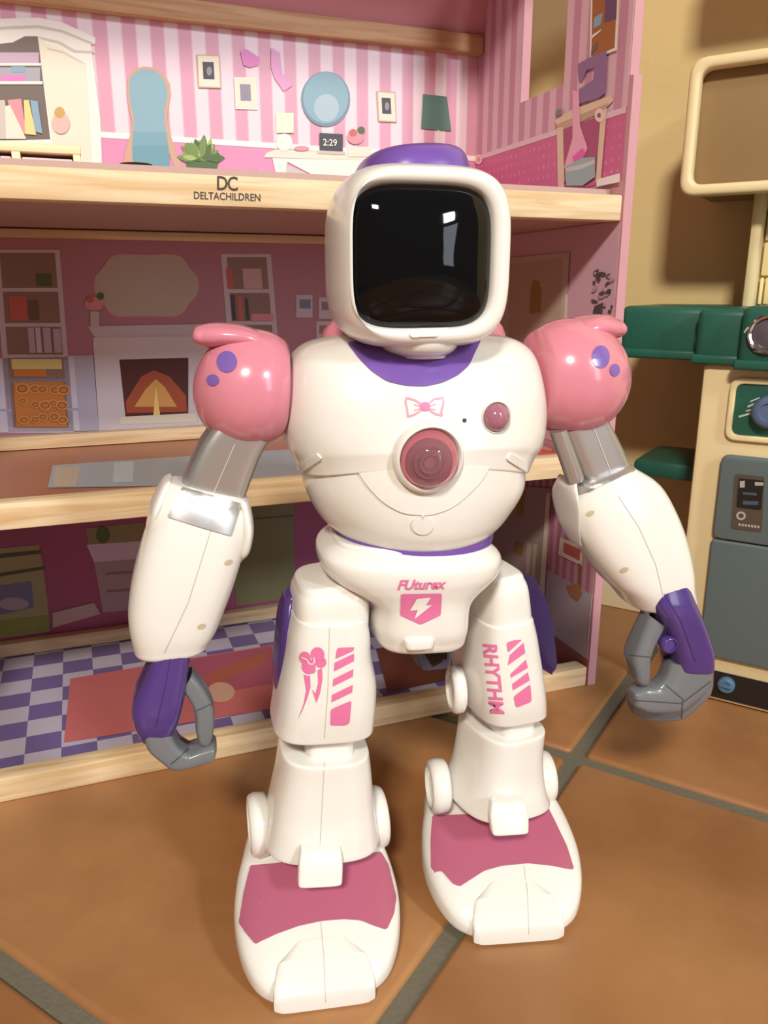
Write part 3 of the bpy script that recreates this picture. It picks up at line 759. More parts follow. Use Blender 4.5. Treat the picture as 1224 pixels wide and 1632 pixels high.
# oven
oa = K(1150, 722); ob = K(1137, 1043); xr = oa.x + 0.135
ox = oa.x * .5 + K(1117, 1043).x * .5
oa.x = ob.x = ox
spl = K(1135, 855).z
door_up = front_plate('oven_door', span(oa, Vector((ox, 0, spl + 0.0006)), xr), SLATE, TK, -0.006, 0.0055, 0.006, 0.0016)
door_lo = front_plate('oven_door', span(Vector((ox - 0.0004, 0, spl - 0.0004)), ob, xr), SLATE, TK, -0.0055, 0.005, 0.003, 0.0014)
dp = [K(1172, 755, -0.006), K(1219, 760, -0.006), K(1214, 848, -0.006), K(1166, 842, -0.006)]
lab = front_plate('control_label', dp, P_('label_umber', 84, 72, 60), door_up, -0.0066, 0.0007, 0.002, 0)
dp2 = [K(1178, 762, -0.0066), K(1217, 766, -0.0066), K(1213, 813, -0.0066), K(1174, 808, -0.0066)]
front_plate('display', dp2, P_('label_black', 34, 28, 26), lab, -0.0070, 0.0005, 0.001, 0)
def kquad(name, q, m, parent, y):
    bm = bmesh.new(); bm.faces.new([bm.verts.new(K(a, b, y)) for a, b in q])
    return new_obj(name, bm, m, parent, smooth=False, recalc=False)
kg = P_('label_grey', 170, 164, 158)
kquad('label_print', [(1179, 767), (1187, 766), (1187, 777), (1179, 777)], kg, lab, -0.0073)
kquad('label_print', [(1203, 768), (1217, 769), (1216, 774), (1203, 774)], kg, lab, -0.0073)
kquad('label_print', [(1184, 784), (1206, 786), (1206, 790), (1184, 788)], P_('label_blue', 70, 84, 104), lab, -0.0073)
kquad('label_print', [(1184, 798), (1209, 799), (1208, 805), (1184, 804)], P_('label_blue', 0, 0, 0), lab, -0.0073)
c = K(1181, 822, -0.0066)
new_obj('label_ring', lathe_bm([(0.0018, 0.0), (0.0018, 0.0003), (0.0032, 0.0003), (0.0032, 0)], (c.x, -0.0066, c.z), (0, -1, 0), 20), kg, lab)
# worn lettering of the label: an unreadable row of dashes
for i in range(7):
    kquad('label_print', [(1177 + i * 5, 834 + i * .6), (1180.5 + i * 5, 834.4 + i * .6), (1180.5 + i * 5, 838.5 + i * .6), (1177 + i * 5, 838 + i * .6)], kg, lab, -0.0070)
# plinth strip with blue knob
sa = K(1139, 1068); sb = K(1128, 1107)
sx = (sa.x + sb.x) / 2; sa.x = sb.x = sx
pl = front_plate('plinth_strip', span(sa, sb, xr + 0.01), P_('label_black', 0, 0, 0), TK, -0.0012, 0.001, 0.001, 0)
def knob(name, px, py, y, r, h, m, parent):
    c = K(px, py, y)
    return new_obj(name, lathe_bm([(r, 0), (r, h * .7), (r * .92, h * .92), (r * .8, h), (r * .55, h), (r * .5, h * .85), (0, h * .85)], (c.x, y, c.z), (0, -1, 0), 28), m, parent, angle=50)
kn = knob('blue_knob', 1158, 1090, -0.0012, 0.0063, 0.005, mat('blue_plastic', rgb(82, 112, 138), 0.35), TK)
c = K(1158, 1090, -0.0012)
box('grip', c.x - 0.0045, c.x + 0.0045, -0.0072, -0.0055, c.z - 0.0012, c.z + 0.0012, mat('blue_plastic', (0, 0, 0, 1)), kn, 0.0005)
# green control panel in its cream surround
ga = K(1170, 604); gb = K(1158, 697)
gx = (ga.x + gb.x) / 2
def outl(dx, dz): return [Vector((gx + dx, 0, ga.z - dz)), Vector((xr - dx, 0, ga.z - dz)), Vector((xr - dx, 0, gb.z + dz)), Vector((gx + dx, 0, gb.z + dz))]
front_plate('panel_surround', outl(-0.0015, -0.0015), CREAM, TK, -0.0035, 0.0032, 0.008, 0.0012, outl(0.0028, 0.0028))
gp = front_plate('control_panel', outl(0.0026, 0.0026), GREEN, TK, -0.0012, 0.0010, 0.005, 0)
knob('dial', 1228, 655, -0.0012, 0.0115, 0.010, mat('blue_grey_plastic', rgb(88, 104, 134), 0.4), gp)
for (a, b, w) in (((1192, 648), (1204, 643), 3), ((1189, 655), (1204, 652), 2), ((1178, 664), (1196, 659), 3), ((1196, 640), (1210, 634), 2)):
    q = stroke([a, b], w)[0]
    kquad('dial_mark', q, P_('chalk', 200, 204, 196), gp, -0.0014)
# counter with its stepped, rounded left end
cz1 = K(1190, 488, -0.014).z; cz0 = K(1190, 588, -0.014).z
ct = None
bm = bmesh.new()
xa = K(1178, 540, -0.014).x
box_bm(bm, xa, kx1 + 0.004, -0.014, 0.128, cz0, cz1, 0.005, 3)
z2 = K(1140, 491, -0.004).z; z20 = K(1140, 579, -0.004).z; xb = K(1108, 540, -0.004).x
box_bm(bm, xb, xa + 0.004, -0.004, 0.128, z20, z2, 0.005, 3)
z3 = K(1060, 488, 0.012).z; z30 = K(1060, 570, 0.012).z; xc = K(986, 540, 0.012).x
box_bm(bm, xc, xb + 0.004, 0.012, 0.128, z30, z3, 0.005, 3)
# lip along the bottom edge
box_bm(bm, xa - 0.002, kx1 + 0.004, -0.0165, 0.0, cz0 - 0.001, cz0 + 0.006, 0.002, 3)
box_bm(bm, xb - 0.002, xa, -0.0065, 0.0, z20 - 0.001, z20 + 0.006, 0.002, 3)
box_bm(bm, xc, xb, 0.0095, 0.02, z30 - 0.001, z30 + 0.006, 0.002, 3)
ct = new_obj('counter', bm, GREEN, TK, angle=50)
c = K(1226, 532, -0.014)
CHROME = mat('chrome', rgb(200, 200, 196), 0.15, metal=1.0)
new_obj('tap_ring', lathe_bm([(0.0105, 0), (0.0105, 0.0035), (0.0118, 0.0045), (0.0131, 0.0035), (0.0131, 0)], (c.x, -0.014, c.z), (0, -1, 0), 36), CHROME, ct)
new_obj('tap_button', lathe_bm([(0.0104, 0.0), (0.0104, 0.001), (0.006, 0.0028), (0, 0.003)], (c.x, -0.014, c.z), (0, -1, 0), 36), mat('dark_plum', rgb(92, 82, 92), 0.25), ct)
for q in ([(1185, 530), (1190, 522), (1198, 520), (1204, 526), (1203, 528), (1197, 523), (1191, 525), (1187, 531)], [(1200, 534), (1206, 552), (1216, 560), (1206, 562), (1200, 560), (1206, 557), (1202, 548)]):
    kquad('worn_print', q, P_('chalk', 0, 0, 0), ct, -0.0143)
# low green shelf at the left end
lz1 = K(1060, 737, 0.05).z; lz0 = K(1060, 764, 0.05).z
xl = K(1008, 745, 0.05).x
box('low_shelf', xl, kx0 + 0.002, 0.05, 0.128, lz0, lz1, GREEN, TK, 0.004)
# back panel with brick relief, post, and the wall cupboard
pa = K(1205, 345, 0.09); pb = K(1184, 488, 0.09); pr = K(1206, 488, 0.09)
px0 = K(1190, 420, 0.09).x; px1 = K(1209, 420, 0.09).x
box('post', px0, px1, 0.086, 0.112, cz1 - 0.004, pa.z + 0.05, CREAM, TK, 0.003)
bp_ = box('back_panel', px1 - 0.002, kx1, 0.104, 0.118, cz1 - 0.004, pa.z + 0.05, CREAM, TK, 0.001)
rows_z = [K(1215, y, 0.1).z for y in (487, 441, 385, 331)]
BRICK = mat('cream_brick', rgb(240, 218, 160), 0.45)
for i, (a, b) in enumerate(zip(rows_z, rows_z[1:])):
    xs = [px1 + 0.0005, K(1222, 420, 0.1).x + (0.004 if i % 2 else 0), K(1222, 420, 0.1).x + 0.03, K(1222, 420, 0.1).x + 0.055, kx1 - 0.001]
    for x0, x1 in zip(xs, xs[1:]):
        box('brick', x0 + 0.0006, x1 - 0.0006, 0.0992, 0.1045, a + 0.0007, b - 0.0007, BRICK, bp_, 0.0012)
cy = 0.062
ft = K(1106, 97, cy); fb = K(1084, 316, cy); fx = (ft.x + fb.x) / 2
it = K(1120, 112, cy); ib = K(1100, 302, cy)
fxr = fx + 0.23; w_ = K(1112, 200, cy).x - K(1094, 200, cy).x
cup = box('wall_cupboard', fx + 0.004, fxr - 0.004, cy + 0.003, 0.150, fb.z + 0.004, ft.z - 0.004, mat('cupboard_tan', rgb(150, 122, 84), 0.5), TK, 0.003)
o1 = [Vector((fx, 0, ft.z)), Vector((fxr, 0, ft.z)), Vector((fxr, 0, fb.z)), Vector((fx, 0, fb.z))]
o2 = [Vector((fx + w_, 0, ft.z - w_)), Vector((fxr - w_, 0, ft.z - w_)), Vector((fxr - w_, 0, fb.z + w_)), Vector((fx + w_, 0, fb.z + w_))]
front_plate('cupboard_frame', o1, CREAM, cup, cy - 0.010, 0.0128, 0.012, 0.003, o2)

box('shade_caster', fx + 0.012, fxr, 0.045, 0.135, 0.560, 0.60, CREAM, TK, 0.006)  # unseen box added above the cupboard to throw a shadow on the wall
box('shade_caster_post', fxr - 0.03, fxr - 0.01, 0.10, 0.125, ft.z - 0.01, 0.565, CREAM, TK, 0.002)  # post added to carry the unseen shadow-casting box

# ---------------------------------------------------------------- toy robot
PSI = math.radians(14)
RB = thing('toy_robot', 'glossy white, pink and purple toy robot with black visor standing on the tiles', 'toy robot', (0.009, 0.3618, 0.0), PSI)
Lr = lambda px, py, y=0.0: at(RB, px, py, 1, y)

def part(name, m, parent=RB, angle=45, **kw):
    rows = kw.pop('rows'); props = kw.pop('props', {})
    return new_obj(name, shell(RB, rows, **kw), m, parent, angle=angle, **props)

# legs ------------------------------------------------------------
def foot(tip, mid, ws):
    t = floor_at(*tip); md = floor_at(*mid, 0.004)
    inv = mw(RB).inverted(); t = inv @ t; md = inv @ md; t.z = md.z = 0
    ax = (md - t).normalized(); side = Vector((ax.y, -ax.x, 0))
    rows = []
    for s, hw, zt, zb in ((0.0, .0170, .0075, .0022), (.002, .0235, .0110, .0010), (.008, .0305, .0165, .0), (.020, .0362, .0235, 0), (.036, .0392, .0305, 0), (.052, .0385, .0375, 0), (.064, .0360, .0430, 0), (.078, .0335, .0450, 0), (.092, .0300, .0420, 0), (.101, .0240, .034, .001), (.105, .017, .025, .004)):
        C = t + ax * s; C.z = (zt + zb) / 2
        rows.append((C, side * hw * ws, Vector((0, 0, (zt - zb) / 2)), 1, 1, 3.4))
    return new_obj('foot', loft(rows, 64, 5), WHITE, RB, angle=60), t, ax, side

footL, tL, axL, sdL = foot((518, 1602), (510, 1512), 1.03)
footR, tR, axR, sdR = foot((825, 1498), (805, 1425), 1.07)

def shin(rows, yaw, y, foot_o):
    return part('shin', WHITE, RB, rows=rows, y=y, yaw=yaw, sub=4, caps=(0.0015, 0.001))
shinL = shin([((444, 1192), (587, 1183), .0215, 3), ((440, 1225), (590, 1212), .0215, 3), ((430, 1272), (594, 1258), .0225, 3), ((424, 1300), (598, 1288), .0245, 3), ((417, 1328), (602, 1314), .026, 3)], 0.0, -0.008, footL)
shinR = shin([((734, 1158), (866, 1143), .0235, 3), ((729, 1190), (863, 1178), .0235, 3), ((722, 1225), (865, 1213), .024, 3), ((714, 1246), (869, 1236), .026, 3), ((706, 1266), (875, 1254), .027, 3)], 0.22, 0.004, footR)

thL = part('thigh', WHITE, rows=[((470, 932), (584, 914), .0195, 4), ((464, 950), (587, 934), .0215, 4), ((461, 1000), (585, 990), .0215, 4)], y=-0.006, caps=(0.003, 0), N=64)
thR = part('thigh', WHITE, rows=[((744, 918), (830, 900), .0195, 4), ((738, 940), (838, 920), .0215, 4), ((733, 1000), (846, 985), .0215, 4)], y=0.004, yaw=0.14, caps=(0.003, 0), N=64)
plL = part('thigh_shell', WHITE, thL, rows=[((460, 972), (584, 966), .0235, 3.8), ((453, 1000), (589, 994), .0243, 3.8), ((449, 1030), (591, 1026), .0248, 3.6), ((441, 1080), (597, 1064), .0253, 3.6), ((436, 1116), (597, 1104), .0250, 3.6), ((431, 1147), (594, 1138), .0235, 3.6)], y=-0.006, caps=(0.0016, 0.0016), N=72, angle=60)
plR = part('thigh_shell', WHITE, thR, rows=[((731, 982), (846, 964), .0235, 3.8), ((727, 1005), (853, 990), .0243, 3.8), ((723, 1035), (858, 1020), .0248, 3.6), ((722, 1070), (864, 1056), .0253, 3.6), ((726, 1100), (868, 1088), .0250, 3.6), ((732, 1124), (869, 1112), .0235, 3.6)], y=0.004, yaw=0.14, caps=(0.0016, 0.0016), N=72, angle=60)
# knee blocks seen in the gaps
part('knee', WHITE, rows=[((478, 1160), (562, 1155), .017, 5), ((478, 1225), (562, 1220), .017, 5)], y=-0.006, caps=(.001, .001), sub=1)
part('knee', WHITE, rows=[((752, 1120), (848, 1110), .018, 5), ((752, 1190), (848, 1180), .018, 5)], y=0.004, sub=1, yaw=.26)
# prints on the left thigh: flower with ribbon, slanted bars
patch('flower_print', [ell(486, 1048, 9, 10), ell(506, 1043, 11, 12), ell(492, 1062, 11, 12), ell(511, 1055, 9, 9), ell(498, 1068, 5, 5)], [plL, thL], RB, INK, plL, 0.0003)
patch('flower_line', stroke([(482, 1047), (490, 1051), (493, 1057), (498, 1058), (502, 1054), (500, 1047)], 1.6), [plL, thL], RB, WHITE, plL, 0.0006)
patch('ribbon_print', [[(484, 1074), (490, 1077), (494, 1076), (495, 1094), (490, 1112), (482, 1132), (475, 1146), (484, 1122), (488, 1100)], [(506, 1068), (513, 1064), (514, 1080), (510, 1104), (504, 1120), (497, 1098), (503, 1105), (507, 1088)]], [plL, thL], RB, INK, plL, 0.0003)
patch('bar_print', [rounded([(538, 1032), (565, 1031), (563, 1037), (534, 1050), (536, 1038)], 3, 3), [(533, 1056), (564, 1041), (564, 1053), (532, 1070)], [(531, 1082), (563, 1066), (562, 1078), (530, 1094)], [(529, 1107), (562, 1091), (561, 1103), (528, 1119)], rounded([(527, 1130), (560, 1116), (557, 1152), (550, 1156), (526, 1156)], 4, 3)], [plL, thL], RB, INK, plL, 0.0003)
# prints on the right thigh
patch('bar_print', [rounded([(807, 1024), (818, 1020), (832, 1019), (809, 1040)], 3, 3), [(812, 1044), (834, 1024), (837, 1040), (809, 1060)], [(813, 1074), (838, 1051), (841, 1064), (814, 1080)], [(816, 1090), (841, 1071), (844, 1084), (817, 1100)], rounded([(818, 1110), (845, 1090), (847, 1118), (822, 1128)], 4, 3)], [plR, thR], RB, INK, plR, 0.0003)
bm = text_bm('RHYTHM', (769, 1026), (12, 113), (23, -1), 0.035, 0.12); grid2d(bm, 8); lay_on(bm, [plR, thR], RB, 0.0003)
new_obj('lettering_print', bm, INK, plR, smooth=False)
# purple outer pads
part('side_pad', PURPLE2, thL, rows=[((450, 950), (474, 946), .008, 2.4), ((441, 985), (468, 985), .013, 2.6), ((436, 1040), (460, 1040), .014, 2.6), ((433, 1080), (452, 1080), .012, 2.6), ((437, 1096), (446, 1096), .006, 2.4)], y=0.002, caps=(.002, .002))
part('side_pad', PURPLE2, thR, rows=[((832, 922), (848, 918), .008, 2.4), ((838, 950), (858, 950), .013, 2.6), ((845, 1000), (867, 1000), .014, 2.6), ((853, 1045), (876, 1045), .012, 2.6), ((862, 1066), (876, 1064), .006, 2.4)], y=0.012, yaw=0.26, caps=(.002, .002))

def disc(name, px, py, y, r, h, axis, m, parent, prof=None):
    c = Lr(px, py, y)
    return new_obj(name, lathe_bm([(0, -h), (r * .86, -h), (r * .97, -h * .7), (r, 0), (r, h * .35), (r * .93, h * .85), (r * .84, h), (r * .76, h), (r * .70, h * .6), (0, h * .6)], c, axis, 40), m, parent, angle=50)
# ankle and knee discs
disc('ankle_disc', 412, 1314, 0.0, 0.0158, 0.005, (-1, 0, 0), WHITE, shinL)
disc('ankle_disc', 598, 1302, 0.0, 0.0158, 0.005, (1, 0, 0), WHITE, shinL)
c26, s26 = math.cos(.10), -math.sin(.10)
disc('ankle_disc', 698, 1252, 0.004, 0.0142, 0.005, (-c26, -s26, 0), WHITE, shinR)
disc('ankle_disc', 864, 1238, 0.012, 0.0148, 0.005, (c26, s26, 0), WHITE, shinR)
disc('knee_disc', 727, 1098, 0.002, 0.0125, 0.0035, (-c26, -s26, 0), WHITE, thR)
# front tabs over the insteps
def tab(top, mid, bot, y0, y1, y2, parent):
    rows = []
    for (A, B), y in ((top, y0), (mid, y1), (bot, y2)):
        rows.append((A, B, .0032, 5, y))
    return part('ankle_tab', WHITE, parent, rows=rows, caps=(.0012, .0015), sub=3, angle=40)
tab(((478, 1352), (543, 1349)), ((475, 1376), (546, 1373)), ((474, 1406), (545, 1402)), -0.0335, -0.0375, -0.0405, shinL)
tab(((780, 1278), (838, 1275)), ((778, 1300), (842, 1297)), ((781, 1324), (842, 1320)), -0.0255, -0.0295, -0.0325, shinR)
# pink insteps, toe plates
patch('instep_cover', [rounded([(400, 1380), (436, 1377), (478, 1371), (545, 1370), (606, 1358), (618, 1380), (630, 1430), (627, 1456), (616, 1482), (597, 1476), (574, 1467), (548, 1465), (512, 1468), (476, 1476), (440, 1489), (407, 1505), (393, 1488), (382, 1471), (389, 1425)], 4)], [footL], RB, ROSE, footL, 0.0008, 0.0014, 6)
patch('instep_cover', [rounded([(690, 1300), (716, 1300), (775, 1297), (842, 1297), (872, 1286), (884, 1310), (903, 1350), (914, 1386), (904, 1385), (880, 1380), (842, 1376), (800, 1380), (772, 1388), (733, 1413), (722, 1409), (704, 1388), (694, 1390), (688, 1384), (687, 1340)], 4)], [footR], RB, ROSE, footR, 0.0008, 0.0014, 6)
def toe_plate(t, ax, side, foot_o):
    rows = []
    for q, hw, zt in ((-.0030, .0205, .0080), (-.0023, .0226, .0098), (.0012, .0230, .0132), (.0055, .0219, .0163), (.0088, .0208, .0186), (.0088, .0208, .0186), (.0155, .0122, .0222)):
        C = t + ax * q; C.z = (zt + .0012) / 2
        rows.append((C, side * hw, Vector((0, 0, (zt - .0012) / 2)), 1, 1, 7))
    return new_obj('toe_plate', loft(rows, 72, 1, (0, 0)), WHITE, foot_o, angle=24)
toe_plate(tL, axL, sdL, footL); toe_plate(tR, axR, sdR, footR)
patch('seam', stroke([(511, 1468), (516, 1520), (519, 1597)], 1.0), [footL] + [o for o in footL.children if o.name.startswith('toe')], RB, LINE, footL, 0.0003)
patch('seam', stroke([(835, 1380), (841, 1424), (843, 1488)], 1.0), [footR] + [o for o in footR.children if o.name.startswith('toe')], RB, LINE, footR, 0.0003)
patch('seam', stroke([(525, 1000), (523, 1090), (517, 1176)], 0.9), [plL, thL], RB, LINE, plL, 0.0003)
patch('seam', stroke([(517, 1215), (513, 1290), (510, 1348)], 0.9), [shinL], RB, LINE, shinL, 0.0003)

# pelvis ------------------------------------------------------------
belt = part('pelvis', WHITE, rows=[((532, 862), (778, 857), .0225, 2.6, -.012, .046), ((515, 873), (794, 868), .027, 2.6, -.012, .050), ((509, 884), (799, 879), .029, 2.6, -.012, .050), ((513, 902), (795, 897), .0288, 2.6, -.012, .048), ((530, 918), (780, 913), .0275, 2.7, -.012, .044), ((558, 932), (762, 928), .0262, 2.9, -.012, .038), ((579, 945), (751, 941), .0255, 3.2, -.012, .034), ((588, 960), (747, 956), .0252, 3.4, -.012, .032), ((589, 985), (745, 980), .0245, 3.6, -.012, .030), ((592, 1003), (741, 997), .0225, 3.6, -.012, .027)], caps=(0.002, 0.005), N=96, sub=5, front=True)
crotch = belt
shield = patch('shield_print', [rounded([(639, 946), (704, 945), (702, 980), (670, 995), (638, 980)], 3, 3)], [crotch, belt], RB, INK, crotch, 0.0004)
patch('bolt_print', [[(664, 953), (686, 951), (678, 964), (688, 963), (660, 986), (665, 971), (653, 972)]], [crotch, belt], RB, WHITE, crotch, 0.0007, step=5)
bm = text_bm('FUturex', (633, 940), (77, -2), (2, -16), 0.03, 0.2); grid2d(bm, 8); lay_on(bm, [crotch, belt], RB, 0.0004)
new_obj('lettering_print', bm, INK, crotch, smooth=False)
part('hip_tab', WHITE, crotch, rows=[((641, 1020), (692, 1017), .004, 4), ((643, 1029), (690, 1026), .004, 4)], y=-0.0345, caps=(.0015, .0015), sub=1)
ub = part('underside_block', DUSK, belt, rows=[((636, 1000), (724, 990), .016, 5), ((642, 1025), (720, 1016), .016, 5), ((655, 1052), (716, 1044), .012, 5)], y=-0.004, sub=1, caps=(.001, .001))
patch('sensor_window', [[(674, 1038), (712, 1034), (712, 1050), (690, 1062)]], [ub], RB, VISOR, ub, 0.0004)
part('waist', PURPLE, rows=[((528, 828), (786, 824), .034, 2.4), ((530, 850), (784, 846), .0345, 2.4), ((545, 872), (765, 868), .034, 2.4)], y=-0.001, N=64)

# torso ------------------------------------------------------------
cm = Lr(657, 700).x
zc0, zc1 = Lr(657, 745).z, Lr(657, 670).z
def arch(p):
    t = max(0.0, min(1.0, (zc1 - p.z) / (zc1 - zc0))); t = t * t * (3 - 2 * t)
    k = max(0.0, 1 - abs((p.x - cm) / 0.060) ** 2.6)
    return Vector((p.x, p.y, p.z + 0.0115 * t * k))
torso = part('torso', WHITE, rows=[((478, 700), (842, 696), .0430, 2.5), ((480, 735), (838, 731), .0432, 2.5), ((482, 770), (834, 765), .0428, 2.4), ((495, 802), (815, 797), .0415, 2.3), ((514, 828), (794, 823), .0390, 2.2), ((543, 848), (764, 844), .0335, 2.2), ((588, 862), (716, 859), .0235, 2.2), ((625, 867), (682, 865), .011, 2.2)], y=-0.001, N=72, sub=6, caps=(0, 0.001))
chest = part('chest', WHITE, torso, rows=[((560, 534), (752, 530), .010, 2.6), ((520, 538), (796, 533), .0185, 2.7), ((482, 550), (832, 544), .0270, 2.8), ((460, 575), (855, 568), .0345, 2.8), ((449, 620), (868, 615), .0410, 2.7), ((446, 665), (871, 660), .0440, 2.6), ((453, 705), (864, 700), .0455, 2.5), ((463, 730), (852, 726), .0455, 2.5), ((472, 754), (842, 750), .0448, 2.5)], y=0.0, N=96, sub=6, caps=(0.002, 0.0012), warp=arch)
# purple collar in the neckline
collar = patch('collar', [rounded([(552, 546), (768, 540), (757, 562), (748, 582), (730, 598), (706, 610), (678, 616), (646, 615), (616, 608), (592, 592), (572, 572)], 8)], [chest], RB, PURPLE, torso, 0.0006, 0.001, 6)
# belly front plate, round button mark
patch('belly_plate', [rounded([(562, 735), (612, 730), (735, 728), (784, 734), (770, 762), (746, 788), (718, 810), (684, 821), (642, 818), (610, 800), (584, 772)], 14)], [torso], RB, WHITE, torso, 0.0008, 0.0014)
bt = [o for o in torso.children if o.name.startswith('belly')]
patch('button_mark', [ell(673, 836, 17, 15)], [torso] + bt, RB, WHITE, torso, 0.0008, 0.001, 5)
# side bumps at the chest edge
patch('edge_bump', [rounded([(474, 742), (506, 722), (514, 730), (482, 752)], 3)], [chest], RB, WHITE, chest, 0.0009, 0.0012, 6)
patch('edge_bump', [rounded([(812, 722), (838, 736), (838, 752), (806, 732)], 3)], [chest], RB, WHITE, chest, 0.0009, 0.0012, 6)
# bow print
bow = stroke([(678, 649), (662, 638), (648, 634), (646, 640), (649, 654), (650, 664), (660, 661), (674, 652)], 3.2) + stroke([(678, 647), (692, 636), (705, 634), (707, 642), (703, 656), (704, 662), (694, 660), (682, 652)], 3.2)
bow += stroke([(674, 648), (660, 645)], 1.6) + stroke([(674, 650), (660, 654)], 1.6) + stroke([(682, 648), (694, 644)], 1.6) + stroke([(682, 651), (694, 653)], 1.6)
BOWC = mat('pale_pink_print', rgb(236, 150, 174), 0.35)
patch('bow_print', bow, [chest], RB, BOWC, chest, 0.0003)
patch('bow_knot', [ell(677, 648, 8, 7)], [chest], RB, INK, chest, 0.0005)
patch('pinhole', [ell(740, 670, 3.4, 3.4, 12)], [chest], RB, DARK, chest, 0.0003)

def on_surface(px, py, targets):
    tree = bvh_of(targets); d = ray(px, py)
    hit, n, i, dist = tree.ray_cast(EYE, d)
    inv = mw(RB).inverted()
    if n.dot(d) > 0: n = -n
    return inv @ hit, (inv.to_3x3() @ n).normalized(), dist
# big chest lens
p, n, dist = on_surface(683, 730, [chest, torso])
n = (n + Vector((0, -1.0, 0.1))).normalized()
k = dist / F * 1.12
new_obj('lens_ring', lathe_bm([(52 * k, -0.006), (52 * k, 0.0), (50 * k, 0.0022), (46 * k, 0.0030), (43.5 * k, 0.0022), (42 * k, 0.0002), (42 * k, -0.006)], p, n, 56), WHITE, chest, angle=60)
new_obj('lens_cup', lathe_bm([(42 * k, 0.0016), (40 * k, 0.0012), (34 * k, 0.0006), (24 * k, 0.0004), (0, 0.0004)], p, n, 48), LENSIN, chest, angle=60)
q = n.to_track_quat('Z', 'Y').to_matrix()
new_obj('lens_core', lathe_bm([(0.0, 0.0034), (7 * k, 0.0034), (8 * k, 0.0028), (10 * k, 0.0028), (11 * k, 0.0038), (13 * k, 0.0038), (14 * k, 0.0024), (17 * k, 0.0022), (18 * k, 0.003), (19.5 * k, 0.003), (20.5 * k, 0.0018), (28 * k, 0.0012), (29 * k, 0.0005)], p - q @ Vector((2 * k, 4 * k, 0)), n, 40), LENSDK, chest, angle=30)
new_obj('lens_dome', lathe_bm([(41.5 * k, 0.0012), (41 * k, 0.0030), (37 * k, 0.0058), (29 * k, 0.0088), (18 * k, 0.0108), (8 * k, 0.0116), (0, 0.0117)], p, n, 56), LENS, chest, angle=60)
# small chest jewel
p, n, dist = on_surface(790, 665, [chest]); k = dist / F
n2 = (n + Vector((0, -1.2, 0))).normalized()
new_obj('jewel', lathe_bm([(23 * k, -0.002), (23 * k, 0.0006), (20 * k, 0.0028), (13 * k, 0.0046), (6 * k, 0.0053), (0, 0.0055)], p, n2, 36), BUTTON, chest, angle=60)
new_obj('jewel_rim', lathe_bm([(23.2 * k, -0.002), (23.2 * k, 0.0012), (24.5 * k, 0.0014), (26 * k, 0.0004), (26.5 * k, -0.002)], p, n2, 36), WHITE, chest, angle=60)
# pink pack on the back
part('backpack', PINK, rows=[((528, 512), (790, 506), .012, 3), ((512, 535), (805, 530), .016, 3), ((505, 600), (812, 595), .019, 3), ((515, 720), (800, 715), .017, 3)], y=0.056, caps=(.006, .004))

# neck and head ------------------------------------------------------------
part('neck', WHITE, rows=[((592, 520), (738, 517), .0240, 2.2), ((597, 540), (733, 537), .0236, 2.2), ((602, 556), (726, 553), .0215, 2.2), ((622, 566), (712, 564), .0150, 2.2)], y=-0.022, caps=(0, .001))
def rr(cx, cz, w, h, y, n): return (Vector((cx, y, cz)), Vector((w, 0, 0)), Vector((0, 0, h)), 1, 1, n)
hl, hr = Lr(517, 400, -0.026), Lr(808, 400, -0.026)
htp, hbt = Lr(660, 262, -0.030), Lr(664, 554, -0.030)
hx, hw = (hl.x + hr.x) / 2 - 0.0003, (hr.x - hl.x) / 2 * 0.905
hz, hh = (htp.z + hbt.z) / 2, (htp.z - hbt.z) / 2
va, vb = Lr(556, 408, -0.044), Lr(783, 408, -0.044); vt, vbm = Lr(669, 293, -0.044), Lr(669, 523, -0.044)
vx, vw, vz, vh = (va.x + vb.x) / 2, (vb.x - va.x) / 2, (vt.z + vbm.z) / 2, (vt.z - vbm.z) / 2
prof = [(.034, .50), (.030, .66), (.020, .83), (.006, .93), (-.012, .985), (-.026, 1.0), (-.036, .985), (-.043, .945), (-.0465, .90)]
rows = [rr(hx, hz, hw * s, hh * s, y, 3.9) for y, s in prof]
rows += [rr((hx + vx) / 2, (hz + vz) / 2, (hw * .86 + vw) / 2 * 1.02, (hh * .87 + vh) / 2 * 1.02, -.0475, 4.2), rr(vx, vz, vw * 1.02, vh * 1.02, -.0462, 4.4), rr(vx, vz, vw * .985, vh * .985, -.0435, 4.4)]
head = new_obj('head', loft(rows, 96, 4), WHITE, RB, angle=60)
vrow = [rr(vx, vz, vw * s, vh * s, y, nn) for y, s, nn in ((-.0434, .984, 4.4), (-.0452, .972, 4.3), (-.0476, .90, 4.0), (-.0502, .74, 3.4), (-.0520, .52, 2.8), (-.0531, .28, 2.4), (-.0535, .04, 2.0))]
new_obj('visor', loft(vrow, 96, 4), VISOR, head, angle=60)
part('head_cap', PURPLE, head, rows=[((560, 300), (752, 296), .030, 2.8), ((566, 268), (746, 264), .028, 2.8), ((580, 250), (735, 246), .024, 2.7), ((602, 241), (714, 238), .018, 2.5), ((630, 237), (690, 235.5), .009, 2.4)], y=0.0, caps=(0, .0004), N=64)
patch('chin_slot', [rounded([(652, 531), (697, 530), (696, 536), (654, 537)], 3)], [head], RB, WHITE, head, 0.0008, 0.001, 5)

